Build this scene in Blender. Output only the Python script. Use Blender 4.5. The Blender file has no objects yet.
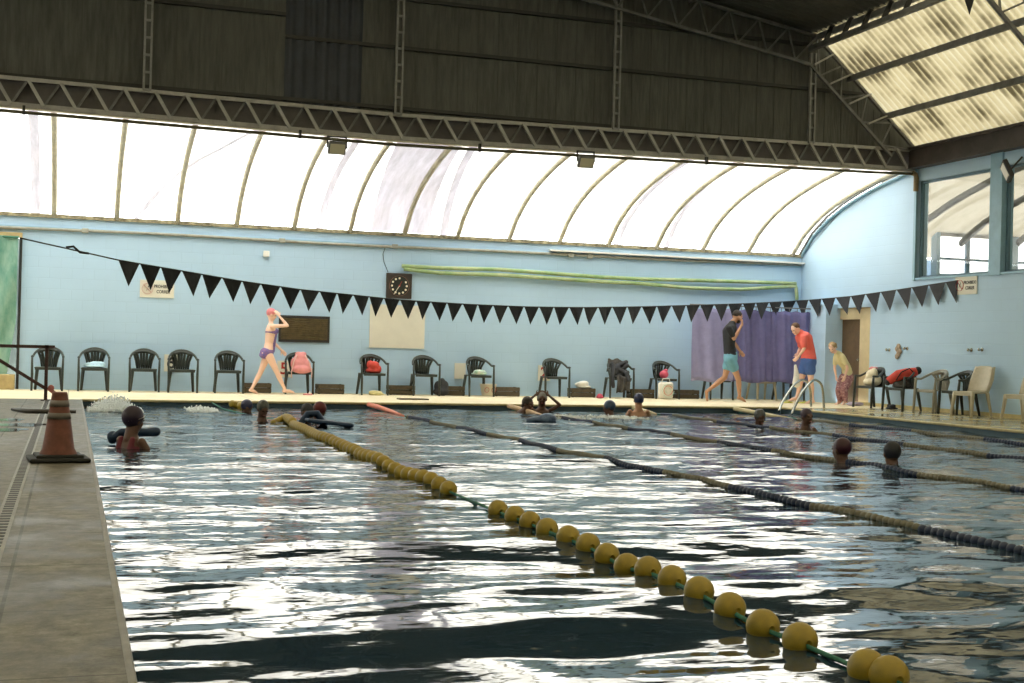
import bpy, bmesh, math, random
import numpy as np
from mathutils import Vector, Matrix

random.seed(7)
rng = np.random.default_rng(11)
PI = math.pi
scene = bpy.context.scene
COL = scene.collection

# ---------------------------------------------------------------- camera
CX, CY = 512.0, 341.5
VPX, VPY = (4400.0, 449.0), (70.0, 337.0)      # where the hall's width lines and length lines meet
F = math.sqrt(-((VPX[0]-CX)*(VPY[0]-CX)+(VPX[1]-CY)*(VPY[1]-CY)))
aX = Vector((VPX[0]-CX, VPX[1]-CY, F)).normalized()
aY = Vector((VPY[0]-CX, VPY[1]-CY, F)).normalized()
aZ = -aX.cross(aY)
if aZ.y > 0: aZ = -aZ
CAM = Vector((0, 0, 1.1))
def ray(px, py):
    d = Vector((px-CX, py-CY, F))
    return Vector((aX.dot(d), aY.dot(d), aZ.dot(d)))
def onz(px, py, z=0.1):
    d = ray(px, py); return CAM+d*((z-CAM.z)/d.z)
def ony(px, py, y):
    d = ray(px, py); return CAM+d*(y/d.y)
def onx(px, py, x):
    d = ray(px, py); return CAM+d*(x/d.x)
cam = bpy.data.cameras.new('camera')
camo = bpy.data.objects.new('camera', cam); COL.objects.link(camo)
cam.sensor_width = 36; cam.lens = 36*F/1024; cam.clip_start = .05; cam.clip_end = 400
right = Vector((aX.x, aY.x, aZ.x)); down = Vector((aX.y, aY.y, aZ.y)); fwd = Vector((aX.z, aY.z, aZ.z))
M = Matrix((right, -down, -fwd)).transposed().to_4x4(); M.translation = CAM
camo.matrix_world = M
scene.camera = camo

# ---------------------------------------------------------------- daylight and exposure
world = bpy.data.worlds.new('sky'); scene.world = world; world.use_nodes = True
bg = world.node_tree.nodes['Background']
bg.inputs[0].default_value = (.97, .985, 1.0, 1); bg.inputs[1].default_value = 9.0
scene.view_settings.view_transform = 'Standard'
scene.view_settings.look = 'None'
scene.view_settings.exposure = 0.0
scene.view_settings.gamma = 1.0
scene.view_settings.use_curve_mapping = False
try:
    scene.cycles.use_denoising = True
    scene.cycles.max_bounces = 8; scene.cycles.diffuse_bounces = 5; scene.cycles.transparent_max_bounces = 12
    scene.cycles.caustics_reflective = False; scene.cycles.caustics_refractive = False
    scene.cycles.sample_clamp_indirect = 12
except Exception: pass

# ---------------------------------------------------------------- materials
MATS = {}
def mat(name, col, rough=.6, var=.0, scale=4., metal=0., spec=.5, bump=0., bscale=30., stretch=None, trans=None, col2=None):
    """principled surface; var mixes in a darker / second colour by noise (dirt, wear)"""
    if name in MATS: return MATS[name]
    m = bpy.data.materials.new(name); m.use_nodes = True; nt = m.node_tree; N = nt.nodes; L = nt.links
    b = N['Principled BSDF']
    b.inputs['Base Color'].default_value = (*col, 1); b.inputs['Roughness'].default_value = rough
    b.inputs['Metallic'].default_value = metal; b.inputs['Specular IOR Level'].default_value = spec
    tc = N.new('ShaderNodeTexCoord'); mp = N.new('ShaderNodeMapping'); L.new(tc.outputs['Object'], mp.inputs[0])
    if stretch: mp.inputs['Scale'].default_value = stretch
    csock = None
    if var > 0:
        n = N.new('ShaderNodeTexNoise'); n.inputs['Scale'].default_value = scale; n.inputs['Detail'].default_value = 8
        n.inputs['Roughness'].default_value = .65
        L.new(mp.outputs[0], n.inputs['Vector'])
        r = N.new('ShaderNodeValToRGB'); r.color_ramp.elements[0].position = .35; r.color_ramp.elements[1].position = .65
        c2 = col2 if col2 else tuple(c*(1-var) for c in col)
        r.color_ramp.elements[0].color = (*c2, 1); r.color_ramp.elements[1].color = (*col, 1)
        L.new(n.outputs['Fac'], r.inputs[0]); L.new(r.outputs[0], b.inputs['Base Color']); csock = r.outputs[0]
    if bump > 0:
        n2 = N.new('ShaderNodeTexNoise'); n2.inputs['Scale'].default_value = bscale; n2.inputs['Detail'].default_value = 6
        L.new(mp.outputs[0], n2.inputs['Vector'])
        bp = N.new('ShaderNodeBump'); bp.inputs['Strength'].default_value = bump; bp.inputs['Distance'].default_value = .02
        L.new(n2.outputs['Fac'], bp.inputs['Height']); L.new(bp.outputs[0], b.inputs['Normal'])
    if trans:
        t = N.new('ShaderNodeBsdfTranslucent'); t.inputs[0].default_value = (*trans[0], 1)
        if csock:
            mx = N.new('ShaderNodeMix'); mx.data_type = 'RGBA'; mx.blend_type = 'MULTIPLY'; mx.inputs[0].default_value = 1
            mx.inputs[6].default_value = (*trans[0], 1)
            L.new(csock, mx.inputs[7]); L.new(mx.outputs[2], t.inputs[0])
        s = N.new('ShaderNodeMixShader'); s.inputs[0].default_value = trans[1]
        L.new(b.outputs[0], s.inputs[1]); L.new(t.outputs[0], s.inputs[2]); L.new(s.outputs[0], N['Material Output'].inputs[0])
    MATS[name] = m
    return m

def water_material():
    m = bpy.data.materials.new('pool_water'); m.use_nodes = True; nt = m.node_tree; N = nt.nodes; L = nt.links
    b = N['Principled BSDF']
    b.inputs['Base Color'].default_value = (.020, .040, .066, 1); b.inputs['Roughness'].default_value = .035
    b.inputs['IOR'].default_value = 1.36
    tc = N.new('ShaderNodeTexCoord')
    def noise(sc, st, det):
        mp = N.new('ShaderNodeMapping'); mp.inputs['Scale'].default_value = st; L.new(tc.outputs['Object'], mp.inputs[0])
        n = N.new('ShaderNodeTexNoise'); n.inputs['Scale'].default_value = sc; n.inputs['Detail'].default_value = det
        n.inputs['Roughness'].default_value = .45
        L.new(mp.outputs[0], n.inputs['Vector']); return n.outputs['Fac']
    a = noise(5.0, (.55, 1.0, 1), 3)
    bp = N.new('ShaderNodeBump'); bp.inputs['Strength'].default_value = 1; bp.inputs['Distance'].default_value = .012
    sp = N.new('ShaderNodeSeparateXYZ'); L.new(tc.outputs['Object'], sp.inputs[0])
    mr = N.new('ShaderNodeMapRange'); mr.inputs[1].default_value = 5; mr.inputs[2].default_value = 17
    mr.inputs[3].default_value = .005; mr.inputs[4].default_value = .036   # swimmers churn the far half
    L.new(sp.outputs['Y'], mr.inputs[0]); L.new(mr.outputs[0], bp.inputs['Distance'])
    L.new(a, bp.inputs['Height']); L.new(bp.outputs[0], b.inputs['Normal'])
    return m

def wall_material(name, col, col2, axis='x', course=.2, width=.4, dirt=.06):
    """painted masonry: faint joints under several coats of paint, slight grime"""
    m = bpy.data.materials.new(name); m.use_nodes = True; nt = m.node_tree; N = nt.nodes; L = nt.links
    b = N['Principled BSDF']; b.inputs['Roughness'].default_value = .45; b.inputs['Specular IOR Level'].default_value = .35
    tc = N.new('ShaderNodeTexCoord'); sp = N.new('ShaderNodeSeparateXYZ'); cb = N.new('ShaderNodeCombineXYZ')
    L.new(tc.outputs['Object'], sp.inputs[0]); L.new(sp.outputs['X' if axis == 'x' else 'Y'], cb.inputs[0]); L.new(sp.outputs['Z'], cb.inputs[1])
    br = N.new('ShaderNodeTexBrick'); br.inputs['Scale'].default_value = 1; br.inputs['Brick Width'].default_value = width
    br.inputs['Row Height'].default_value = course; br.inputs['Mortar Size'].default_value = .008; br.inputs['Mortar Smooth'].default_value = .5
    br.inputs['Color1'].default_value = (*col, 1); br.inputs['Color2'].default_value = (*[c*.985 for c in col], 1)
    br.inputs['Mortar'].default_value = (*[c*.955 for c in col], 1)
    L.new(cb.outputs[0], br.inputs['Vector'])
    n = N.new('ShaderNodeTexNoise'); n.inputs['Scale'].default_value = .6; n.inputs['Detail'].default_value = 6; L.new(tc.outputs['Object'], n.inputs['Vector'])
    r = N.new('ShaderNodeValToRGB'); r.color_ramp.elements[0].position = .4; r.color_ramp.elements[1].position = .7
    r.color_ramp.elements[0].color = (1, 1, 1, 1); r.color_ramp.elements[1].color = (*[c/max(1e-3, d) for c, d in zip(col2, col)], 1)
    L.new(n.outputs['Fac'], r.inputs[0])
    mx = N.new('ShaderNodeMix'); mx.data_type = 'RGBA'; mx.blend_type = 'MULTIPLY'; mx.inputs[0].default_value = 1
    L.new(br.outputs['Color'], mx.inputs[6]); L.new(r.outputs[0], mx.inputs[7]); L.new(mx.outputs[2], b.inputs['Base Color'])
    bp = N.new('ShaderNodeBump'); bp.inputs['Strength'].default_value = .25; bp.inputs['Distance'].default_value = .01; bp.invert = True
    L.new(br.outputs['Fac'], bp.inputs['Height']); L.new(bp.outputs[0], b.inputs['Normal'])
    return m

def emis(name, col, s):
    m = bpy.data.materials.new(name); m.use_nodes = True
    b = m.node_tree.nodes['Principled BSDF']; b.inputs['Base Color'].default_value = (*col, 1)
    b.inputs['Emission Color'].default_value = (*col, 1); b.inputs['Emission Strength'].default_value = s
    return m

def deck_material(name, col, col2, tile=(1.2, .9), rough=.5, grime=.5, wet=0, shift=(0, 0), scale=1.1):
    m = bpy.data.materials.new(name); m.use_nodes = True; nt = m.node_tree; N = nt.nodes; L = nt.links
    b = N['Principled BSDF']; b.inputs['Roughness'].default_value = rough; b.inputs['Specular IOR Level'].default_value = .5 if grime < .8 else .22
    tc = N.new('ShaderNodeTexCoord')
    br = N.new('ShaderNodeTexBrick'); br.inputs['Scale'].default_value = 1; br.offset = 0
    br.inputs['Brick Width'].default_value = tile[0]; br.inputs['Row Height'].default_value = tile[1]
    br.inputs['Mortar Size'].default_value = .008; br.inputs['Color1'].default_value = (*col, 1)
    br.inputs['Color2'].default_value = (*[c*.92 for c in col], 1); br.inputs['Mortar'].default_value = (*[c*.45 for c in col], 1)
    mp = N.new('ShaderNodeMapping'); mp.inputs['Location'].default_value = (shift[0], shift[1], 0); L.new(tc.outputs['Object'], mp.inputs[0]); L.new(mp.outputs[0], br.inputs['Vector'])
    n = N.new('ShaderNodeTexNoise'); n.inputs['Scale'].default_value = scale; n.inputs['Detail'].default_value = 12; n.inputs['Roughness'].default_value = .72
    L.new(tc.outputs['Object'], n.inputs['Vector'])
    r = N.new('ShaderNodeValToRGB'); r.color_ramp.elements[0].position = .44; r.color_ramp.elements[1].position = .66
    r.color_ramp.elements[0].color = (*col2, 1); r.color_ramp.elements[1].color = (1, 1, 1, 1)
    L.new(n.outputs['Fac'], r.inputs[0])
    mx = N.new('ShaderNodeMix'); mx.data_type = 'RGBA'; mx.blend_type = 'MULTIPLY'; mx.inputs[0].default_value = grime
    L.new(br.outputs['Color'], mx.inputs[6]); L.new(r.outputs[0], mx.inputs[7]); L.new(mx.outputs[2], b.inputs['Base Color'])
    if grime >= .8:
        nf = N.new('ShaderNodeTexNoise'); nf.inputs['Scale'].default_value = 9; nf.inputs['Detail'].default_value = 10; nf.inputs['Roughness'].default_value = .8
        L.new(tc.outputs['Object'], nf.inputs['Vector'])
        rf = N.new('ShaderNodeValToRGB'); rf.color_ramp.elements[0].position = .36; rf.color_ramp.elements[1].position = .62
        rf.color_ramp.elements[0].color = (.30, .28, .24, 1); rf.color_ramp.elements[1].color = (1.15, 1.15, 1.12, 1)
        L.new(nf.outputs['Fac'], rf.inputs[0])
        my = N.new('ShaderNodeMix'); my.data_type = 'RGBA'; my.blend_type = 'MULTIPLY'; my.inputs[0].default_value = .85
        L.new(mx.outputs[2], my.inputs[6]); L.new(rf.outputs[0], my.inputs[7]); L.new(my.outputs[2], b.inputs['Base Color'])
    if wet:
        mr = N.new('ShaderNodeMapRange'); mr.inputs[1].default_value = .4; mr.inputs[2].default_value = .6
        mr.inputs[3].default_value = rough*(.3 if grime < .8 else .6); mr.inputs[4].default_value = rough
        L.new(n.outputs['Fac'], mr.inputs[0]); L.new(mr.outputs[0], b.inputs['Roughness'])
    n3 = N.new('ShaderNodeTexNoise'); n3.inputs['Scale'].default_value = 60; n3.inputs['Detail'].default_value = 4; L.new(tc.outputs['Object'], n3.inputs['Vector'])
    bp = N.new('ShaderNodeBump'); bp.inputs['Strength'].default_value = .25; bp.inputs['Distance'].default_value = .005
    L.new(n3.outputs['Fac'], bp.inputs['Height']); L.new(bp.outputs[0], b.inputs['Normal'])
    return m

M_wall = wall_material('painted_wall', (.45, .63, .81), (.42, .59, .75), 'x')
M_wallr = wall_material('painted_wall_side', (.46, .64, .82), (.43, .60, .77), 'y', .2, .4)
M_deckfar = deck_material('far_deck', (.86, .76, .54), (.85, .8, .65), (3, 1.1), .55, .35)
M_deckright = deck_material('right_deck', (.58, .50, .30), (.7, .68, .55), (1.1, 2), .25, .5, 1)
M_deckleft = deck_material('left_deck', (.35, .335, .295), (.36, .34, .29), (.41, 1.0), .62, .95, 1, (-.2, -.07), 2.6)
M_coping = mat('coping_edge', (.24, .22, .18), .5, .35, 6)
M_basin = mat('basin_paint', (.06, .11, .14), .5, .3, 3)
M_gutter = mat('gutter_dark', (.06, .08, .08), .6, .3, 5)
M_gable = mat('gable_sheet', (.115, .118, .11), .8, .4, 2.2, stretch=(6, 1, .7), bump=.3, bscale=8)
M_gabledk = mat('gable_dark_sheet', (.028, .036, .055), .5, .3, 3)
M_steel = mat('painted_steel', (.20, .20, .20), .55, .4, 5)
M_steellt = mat('pale_steel', (.46, .45, .43), .55, .3, 5)
M_dark = mat('dark_metal', (.03, .03, .03), .6)
M_vault = mat('vault_sheet', (.92, .91, .86), .5, .12, 1.1, stretch=(3, .5, .5), trans=((.88, .87, .84), .72), col2=(.60, .57, .50))
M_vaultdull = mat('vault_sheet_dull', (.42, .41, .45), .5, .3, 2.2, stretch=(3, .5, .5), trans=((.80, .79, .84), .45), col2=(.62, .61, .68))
def roof_material():
    """ribbed fibreglass: corrugation shading put into the colour as dirt-dark stripes, patches of age"""
    m = bpy.data.materials.new('roof_fibre'); m.use_nodes = True; nt = m.node_tree; N = nt.nodes; L = nt.links
    b = N['Principled BSDF']; b.inputs['Roughness'].default_value = .6
    tc = N.new('ShaderNodeTexCoord'); sp = N.new('ShaderNodeSeparateXYZ'); L.new(tc.outputs['Object'], sp.inputs[0])
    nz = N.new('ShaderNodeTexNoise'); nz.inputs['Scale'].default_value = 1.3; nz.inputs['Detail'].default_value = 5; L.new(tc.outputs['Object'], nz.inputs['Vector'])
    ma = N.new('ShaderNodeMath'); ma.operation = 'MULTIPLY'; ma.inputs[1].default_value = 2*PI/.17; L.new(sp.outputs['Y'], ma.inputs[0])
    si = N.new('ShaderNodeMath'); si.operation = 'SINE'; L.new(ma.outputs[0], si.inputs[0])
    m2 = N.new('ShaderNodeMath'); m2.operation = 'MULTIPLY_ADD'; m2.inputs[1].default_value = .15; m2.inputs[2].default_value = .12; L.new(si.outputs[0], m2.inputs[0])  # stripes in the colour deepen the weak shading of the ribs
    m3 = N.new('ShaderNodeMath'); m3.operation = 'ADD'; L.new(m2.outputs[0], m3.inputs[0]); L.new(nz.outputs['Fac'], m3.inputs[1])
    rp = N.new('ShaderNodeValToRGB'); e = rp.color_ramp.elements
    e[0].position = .33; e[0].color = (.10, .085, .05, 1); e[1].position = .80; e[1].color = (.60, .57, .44, 1)
    e2 = e.new(.55); e2.color = (.50, .45, .30, 1)
    L.new(m3.outputs[0], rp.inputs[0]); L.new(rp.outputs[0], b.inputs['Base Color'])
    t = N.new('ShaderNodeBsdfTranslucent'); mx = N.new('ShaderNodeMix'); mx.data_type = 'RGBA'; mx.blend_type = 'MULTIPLY'; mx.inputs[0].default_value = 1
    mx.inputs[6].default_value = (.34, .32, .27, 1); L.new(rp.outputs[0], mx.inputs[7]); L.new(mx.outputs[2], t.inputs[0])
    s = N.new('ShaderNodeMixShader'); s.inputs[0].default_value = .55
    L.new(b.outputs[0], s.inputs[1]); L.new(t.outputs[0], s.inputs[2]); L.new(s.outputs[0], N['Material Output'].inputs[0])
    return m
M_roof = roof_material()
M_roofdk = mat('roof_opaque', (.07, .07, .06), .7, .3, 3)
M_rib = mat('rib_paint', (.62, .57, .44), .6, .3, 6)
M_bluetrim = mat('blue_trim', (.30, .50, .64), .5, .15, 4)
M_bluesteel = mat('blue_grey_frame', (.12, .22, .30), .5, .2, 4)
M_pipe = mat('conduit', (.36, .36, .30), .5, .3, 7)
M_pipey = mat('green_yellow_pipe', (.44, .50, .28), .45, .35, 3, col2=(.20, .34, .13))
M_white = mat('white_plastic', (.80, .79, .74), .5, .06, 5)
M_cream = mat('cream_board', (.72, .70, .60), .55, .06, 4)
M_black = mat('black_cloth', (.018, .02, .026), .75, .3, 14)
M_black2 = mat('charcoal_cloth', (.035, .038, .045), .75, .3, 14)
M_chair = mat('dark_resin', (.035, .045, .04), .38, .25, 8)
M_chairb = mat('beige_resin', (.50, .45, .33), .45, .15, 8)
M_chairw = mat('pale_resin', (.30, .29, .24), .45, .15, 8)
M_purple = mat('lilac_cloth', (.17, .165, .36), .85, .2, 5)
M_purple_lit = mat('lit_lilac_cloth', (.33, .32, .55), .85, .15, 5)  # same lilac cloth, with the light falling on it put into a paler tint
M_tarp = mat('green_tarp', (.10, .28, .22), .35, .5, 2.5, stretch=(2, 1, .7), col2=(.30, .46, .37))
M_wood = mat('crate_wood', (.11, .085, .05), .8, .4, 14)
M_wooddk = mat('crate_dark', (.035, .03, .025), .8, .4, 14)
M_bench = mat('yellow_concrete', (.55, .42, .20), .7, .3, 5)
M_cone = mat('faded_orange', (.20, .06, .035), .6, .4, 14)
M_cone_ring = mat('grey_reflective', (.20, .17, .15), .5, .3, 10)
M_rubber = mat('black_rubber', (.015, .015, .014), .7, .2, 9)
M_rust = mat('rusty_rail', (.06, .022, .018), .6, .5, 12)
M_pinkpaint = mat('red_pink_paint', (.42, .13, .11), .6, .3, 12)
M_float = mat('yellow_float', (.44, .30, .025), .42, .35, 9, col2=(.27, .20, .03))
M_rope = mat('green_rope', (.04, .19, .13), .7, .3, 40)
M_discblue = mat('blue_disc', (.02, .035, .09), .5, .3, 6)
M_discbeige = mat('beige_disc', (.20, .185, .13), .55, .3, 6)
M_pinkfloat = mat('salmon_float', (.75, .23, .14), .5, .2, 6)
M_peach = mat('peach_float', (.60, .40, .22), .5, .2, 6)
M_creamfloat = mat('cream_float', (.58, .48, .26), .5, .2, 6)
M_chrome = mat('wet_steel', (.42, .42, .38), .25, .2, 5, metal=.9)
M_foam = mat('foam', (.92, .95, .95), .5, trans=((.9,.93,.93), .35))
M_red = mat('red_cloth', (.62, .07, .05), .8, .2, 9)
M_pink = mat('pink_cloth', (.80, .32, .33), .8, .15, 9)
M_pinkcap = mat('pink_rubber', (.80, .25, .27), .4, .2, 12)
M_navy = mat('navy_rubber', (.02, .03, .09), .4, .2, 12)
M_maroon = mat('maroon_rubber', (.045, .006, .018), .4, .2, 12)
M_bluekick = mat('blue_foam', (.01, .035, .09), .6, .2, 12)
M_brown = mat('brown_door', (.14, .09, .045), .6, .3, 4)
M_reveal = mat('cream_reveal', (.66, .55, .33), .6, .15, 4)
M_hair = mat('dark_hair', (.03, .02, .015), .7, .3, 30)
M_hairb = mat('blond_hair', (.45, .30, .14), .7, .3, 30)
M_skin1 = mat('light_skin', (.88, .58, .45), .5, .08, 6)
M_skin2 = mat('tan_skin', (.50, .27, .16), .5, .08, 6)
M_skin3 = mat('brown_skin', (.115, .055, .035), .5, .08, 6)
M_eye = mat('eye', (.03, .02, .02), .2)
M_lip = mat('lip', (.45, .15, .12), .5)
M_teal = mat('teal_cloth', (.16, .38, .50), .8, .15, 9)
M_blueshort = mat('blue_cloth', (.07, .15, .42), .8, .15, 9)
M_shirtred = mat('coral_shirt', (.85, .16, .13), .85, .1, 7)
M_creamshirt = mat('pale_yellow_shirt', (.72, .64, .36), .85, .15, 7)
M_floral = mat('floral_cloth', (.14, .025, .05), .85, .9, 24, col2=(.55, .33, .33))
M_bikini = mat('blue_violet_suit', (.10, .11, .36), .7, .6, 22, col2=(.30, .14, .28))
M_redtext = mat('red_print', (.42, .03, .02), .6)
M_dktext = mat('dark_print', (.03, .03, .03), .6)
M_grey = mat('grey_cloth', (.075, .068, .06), .85, .7, 9)
M_whitecloth = mat('white_cloth', (.82, .80, .74), .85, .12, 9)
M_bluecloth = mat('pale_blue_cloth', (.45, .65, .76), .85, .15, 9)
M_stripe = mat('striped_bag', (.72, .68, .58), .6, .9, 7, col2=(.65, .18, .13))
M_mint = mat('mint_cloth', (.35, .62, .50), .85, .5, 12, col2=(.8, .8, .75))
M_glass = None

# ---------------------------------------------------------------- mesh helpers
class MB:
    def __init__(s): s.v = []; s.f = []
    def add(s, vs, fs):
        o = len(s.v); s.v += [tuple(v) for v in vs]; s.f += [tuple(i+o for i in f) for f in fs]; return s
    def box(s, c, d, rot=None):
        x, y, z = d[0]/2, d[1]/2, d[2]/2
        vs = [Vector(p) for p in ((-x,-y,-z),(x,-y,-z),(x,y,-z),(-x,y,-z),(-x,-y,z),(x,-y,z),(x,y,z),(-x,y,z))]
        if rot is not None: vs = [rot @ v for v in vs]
        c = Vector(c)
        return s.add([v+c for v in vs], [(0,3,2,1),(4,5,6,7),(0,1,5,4),(1,2,6,5),(2,3,7,6),(3,0,4,7)])
    def box2(s, a, b):
        a = Vector(a); b = Vector(b)
        return s.box((a+b)/2, (abs(b.x-a.x), abs(b.y-a.y), abs(b.z-a.z)))
    def bbox(s, c, d, bev=.01, rot=None):
        """box with bevelled edges"""
        bm = bmesh.new(); bmesh.ops.create_cube(bm, size=1)
        for v in bm.verts: v.co = Vector((v.co.x*d[0], v.co.y*d[1], v.co.z*d[2]))
        bmesh.ops.bevel(bm, geom=list(bm.edges), offset=min(bev, min(d)*.45), segments=2, profile=.5, affect='EDGES')
        R = rot if rot is not None else Matrix.Identity(3)
        bm.verts.index_update()
        s.add([R @ v.co+Vector(c) for v in bm.verts], [[v.index for v in f.verts] for f in bm.faces]); bm.free(); return s
    def bar(s, a, b, w, h=None, up=(0,0,1)):
        a = Vector(a); b = Vector(b); h = h or w; d = (b-a); L = d.length; d.normalize()
        u = Vector(up)
        if abs(u.dot(d)) > .98: u = Vector((1,0,0))
        sx = d.cross(u).normalized(); uz = sx.cross(d)
        R = Matrix((sx, d, uz)).transposed()
        return s.box((a+b)/2, (w, L, h), R)
    def tube(s, pts, r, n=10, side=None, ell=1.0, cap=True):
        """swept tube; r number or list; ell = radius ratio along the `side` axis"""
        pts = [Vector(p) for p in pts]; k = len(pts)
        rs = r if isinstance(r, (list, tuple)) else [r]*k
        es = ell if isinstance(ell, (list, tuple)) else [ell]*k
        T = []
        for i in range(k):
            t = (pts[min(i+1,k-1)]-pts[max(i-1,0)])
            T.append(t.normalized() if t.length > 1e-9 else Vector((0,0,1)))
        if side is not None: u = Vector(side)
        else: u = Vector((0,0,1)) if abs(T[0].z) < .9 else Vector((1,0,0))
        vs = []; prev = None
        for i in range(k):
            if prev is None or side is not None: uu = (u-T[i]*u.dot(T[i])).normalized()
            else: uu = (prev-T[i]*prev.dot(T[i])).normalized()
            prev = uu; w = T[i].cross(uu)
            for j in range(n):
                a = 2*PI*j/n
                vs.append(pts[i]+uu*math.cos(a)*rs[i]*es[i]+w*math.sin(a)*rs[i])
        fs = []
        for i in range(k-1):
            for j in range(n):
                a = i*n+j; b = i*n+(j+1) % n; fs.append((a, b, b+n, a+n))
        if cap: fs.append(tuple(range(n))[::-1]); fs.append(tuple(range((k-1)*n, k*n)))
        return s.add(vs, fs)
    def capsule(s, pts, rs, n=12, side=None, ell=1.0):
        s.tube(pts, rs, n, side, ell)
        es = ell if isinstance(ell, (list, tuple)) else [ell]*len(pts)
        s.ell(pts[0], (rs[0],)*3 if side is None else None, side, rs[0], es[0]); s.ell(pts[-1], (rs[-1],)*3 if side is None else None, side, rs[-1], es[-1])
        return s
    def ell(s, c, r, side=None, rr=None, e=1, R=None, nu=12, nv=8):
        c = Vector(c)
        if r is None:
            r = (rr*e, rr, rr); sd = Vector(side).normalized()
            o = Vector((0,0,1)) if abs(sd.z) < .9 else Vector((1,0,0))
            b = sd.cross(o).normalized(); d = sd.cross(b)
            R = Matrix((sd, b, d)).transposed()
        R = R if R is not None else Matrix.Identity(3)
        vs = [c+R @ Vector((0,0,r[2]))]
        for i in range(1, nv):
            t = PI*i/nv
            for j in range(nu):
                a = 2*PI*j/nu; vs.append(c+R @ Vector((r[0]*math.sin(t)*math.cos(a), r[1]*math.sin(t)*math.sin(a), r[2]*math.cos(t))))
        vs.append(c-R @ Vector((0,0,r[2])))
        fs = [(0, 1+j, 1+(j+1) % nu) for j in range(nu)]
        for i in range(nv-2):
            for j in range(nu):
                a = 1+i*nu+j; b = 1+i*nu+(j+1) % nu; fs.append((a, a+nu, b+nu, b))
        l = len(vs)-1; o = 1+(nv-2)*nu
        fs += [(l, o+(j+1) % nu, o+j) for j in range(nu)]
        return s.add(vs, fs)
    def lathe(s, prof, n=24, c=(0,0,0), R=None):
        c = Vector(c); R = R if R is not None else Matrix.Identity(3); k = len(prof); vs = []
        for (r, z) in prof:
            for j in range(n):
                a = 2*PI*j/n; vs.append(c+R @ Vector((r*math.cos(a), r*math.sin(a), z)))
        fs = []
        for i in range(k-1):
            for j in range(n):
                a = i*n+j; b = i*n+(j+1) % n; fs.append((a, b, b+n, a+n))
        fs.append(tuple(range(n))[::-1]); fs.append(tuple(range((k-1)*n, k*n)))
        return s.add(vs, fs)
    def grid(s, fn, nu, nv):
        vs = [fn(i/nu, j/nv) for j in range(nv+1) for i in range(nu+1)]
        fs = [(j*(nu+1)+i, j*(nu+1)+i+1, (j+1)*(nu+1)+i+1, (j+1)*(nu+1)+i) for j in range(nv) for i in range(nu)]
        return s.add(vs, fs)
    def mesh(s, name, m, smooth=False):
        me = bpy.data.meshes.new(name); me.from_pydata(s.v, [], s.f); me.update()
        if m is not None: me.materials.append(m)
        if smooth: me.polygons.foreach_set('use_smooth', [True]*len(me.polygons))
        return me
    def build(s, name, m, parent=None, smooth=False, solid=0, **kw):
        me = s.mesh(name, m, smooth)
        if solid:
            bm = bmesh.new(); bm.from_mesh(me)
            bmesh.ops.recalc_face_normals(bm, faces=bm.faces)
            bmesh.ops.solidify(bm, geom=list(bm.faces), thickness=solid); bm.to_mesh(me); bm.free()
            if smooth: me.polygons.foreach_set('use_smooth', [True]*len(me.polygons))
        o = bpy.data.objects.new(name, me); COL.objects.link(o)
        if parent is not None: o.parent = parent
        for k, v in kw.items(): o[k] = v
        return o

def tag(o, label=None, cat=None, group=None, kind=None):
    if label: o['label'] = label
    if cat: o['category'] = cat
    if group: o['group'] = group
    if kind: o['kind'] = kind
    return o
def empty(name, loc, rz=0, label=None, cat=None, group=None):
    o = bpy.data.objects.new(name, None); COL.objects.link(o); o.location = loc; o.rotation_euler = (0, 0, rz)
    o.empty_display_size = .1
    return tag(o, label, cat, group)
def struct(mb, name, m, parent=None, smooth=False, **kw):
    o = mb.build(name, m, parent, smooth, **kw)
    if parent is None: o['kind'] = 'structure'
    return o
def copy_tree(o, parent=None):
    c = o.copy(); COL.objects.link(c)
    if parent is not None: c.parent = parent
    for ch in list(o.children): copy_tree(ch, c)
    return c
def recalc(o):
    bm = bmesh.new(); bm.from_mesh(o.data); bmesh.ops.recalc_face_normals(bm, faces=bm.faces); bm.to_mesh(o.data); bm.free(); return o
def offset_mb(mb, d):
    d = Vector(d); mb.v = [tuple(Vector(v)-d) for v in mb.v]; return mb
def fuse(mb, name, m, parent=None, voxel=.012, smooth=3, origin=None):
    """one continuous skin over overlapping limbs"""
    if origin is not None: offset_mb(mb, origin)
    me = mb.mesh('tmp', m); o = bpy.data.objects.new('tmp', me); COL.objects.link(o)
    r = o.modifiers.new('r', 'REMESH'); r.mode = 'VOXEL'; r.voxel_size = voxel; r.use_smooth_shade = True
    if smooth:
        s = o.modifiers.new('s', 'SMOOTH'); s.factor = .5; s.iterations = smooth
    dg = bpy.context.evaluated_depsgraph_get(); dg.update()
    e = o.evaluated_get(dg); nm = bpy.data.meshes.new_from_object(e)
    bpy.data.objects.remove(o); nm.name = name
    nm.materials.clear(); nm.materials.append(m)
    nm.polygons.foreach_set('use_smooth', [True]*len(nm.polygons))
    p = bpy.data.objects.new(name, nm); COL.objects.link(p)
    if parent is not None: p.parent = parent
    return p
def text(s, size, m, parent, loc, rot, name='lettering', extrude=.002, sx=1.0, bold=0):
    c = bpy.data.curves.new(name, 'FONT'); c.body = s; c.size = size; c.align_x = 'CENTER'; c.align_y = 'CENTER'; c.extrude = extrude; c.offset = bold
    t = bpy.data.objects.new('tmp', c); COL.objects.link(t)
    dg = bpy.context.evaluated_depsgraph_get(); dg.update()
    me = bpy.data.meshes.new_from_object(t.evaluated_get(dg)); bpy.data.objects.remove(t)
    me.materials.clear(); me.materials.append(m)
    o = bpy.data.objects.new(name, me); COL.objects.link(o); o.parent = parent
    o.location = loc; o.rotation_euler = rot; o.scale = (sx, 1, 1)
    return o
def interp(x, xs, ys): return float(np.interp(x, xs, ys))

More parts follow.
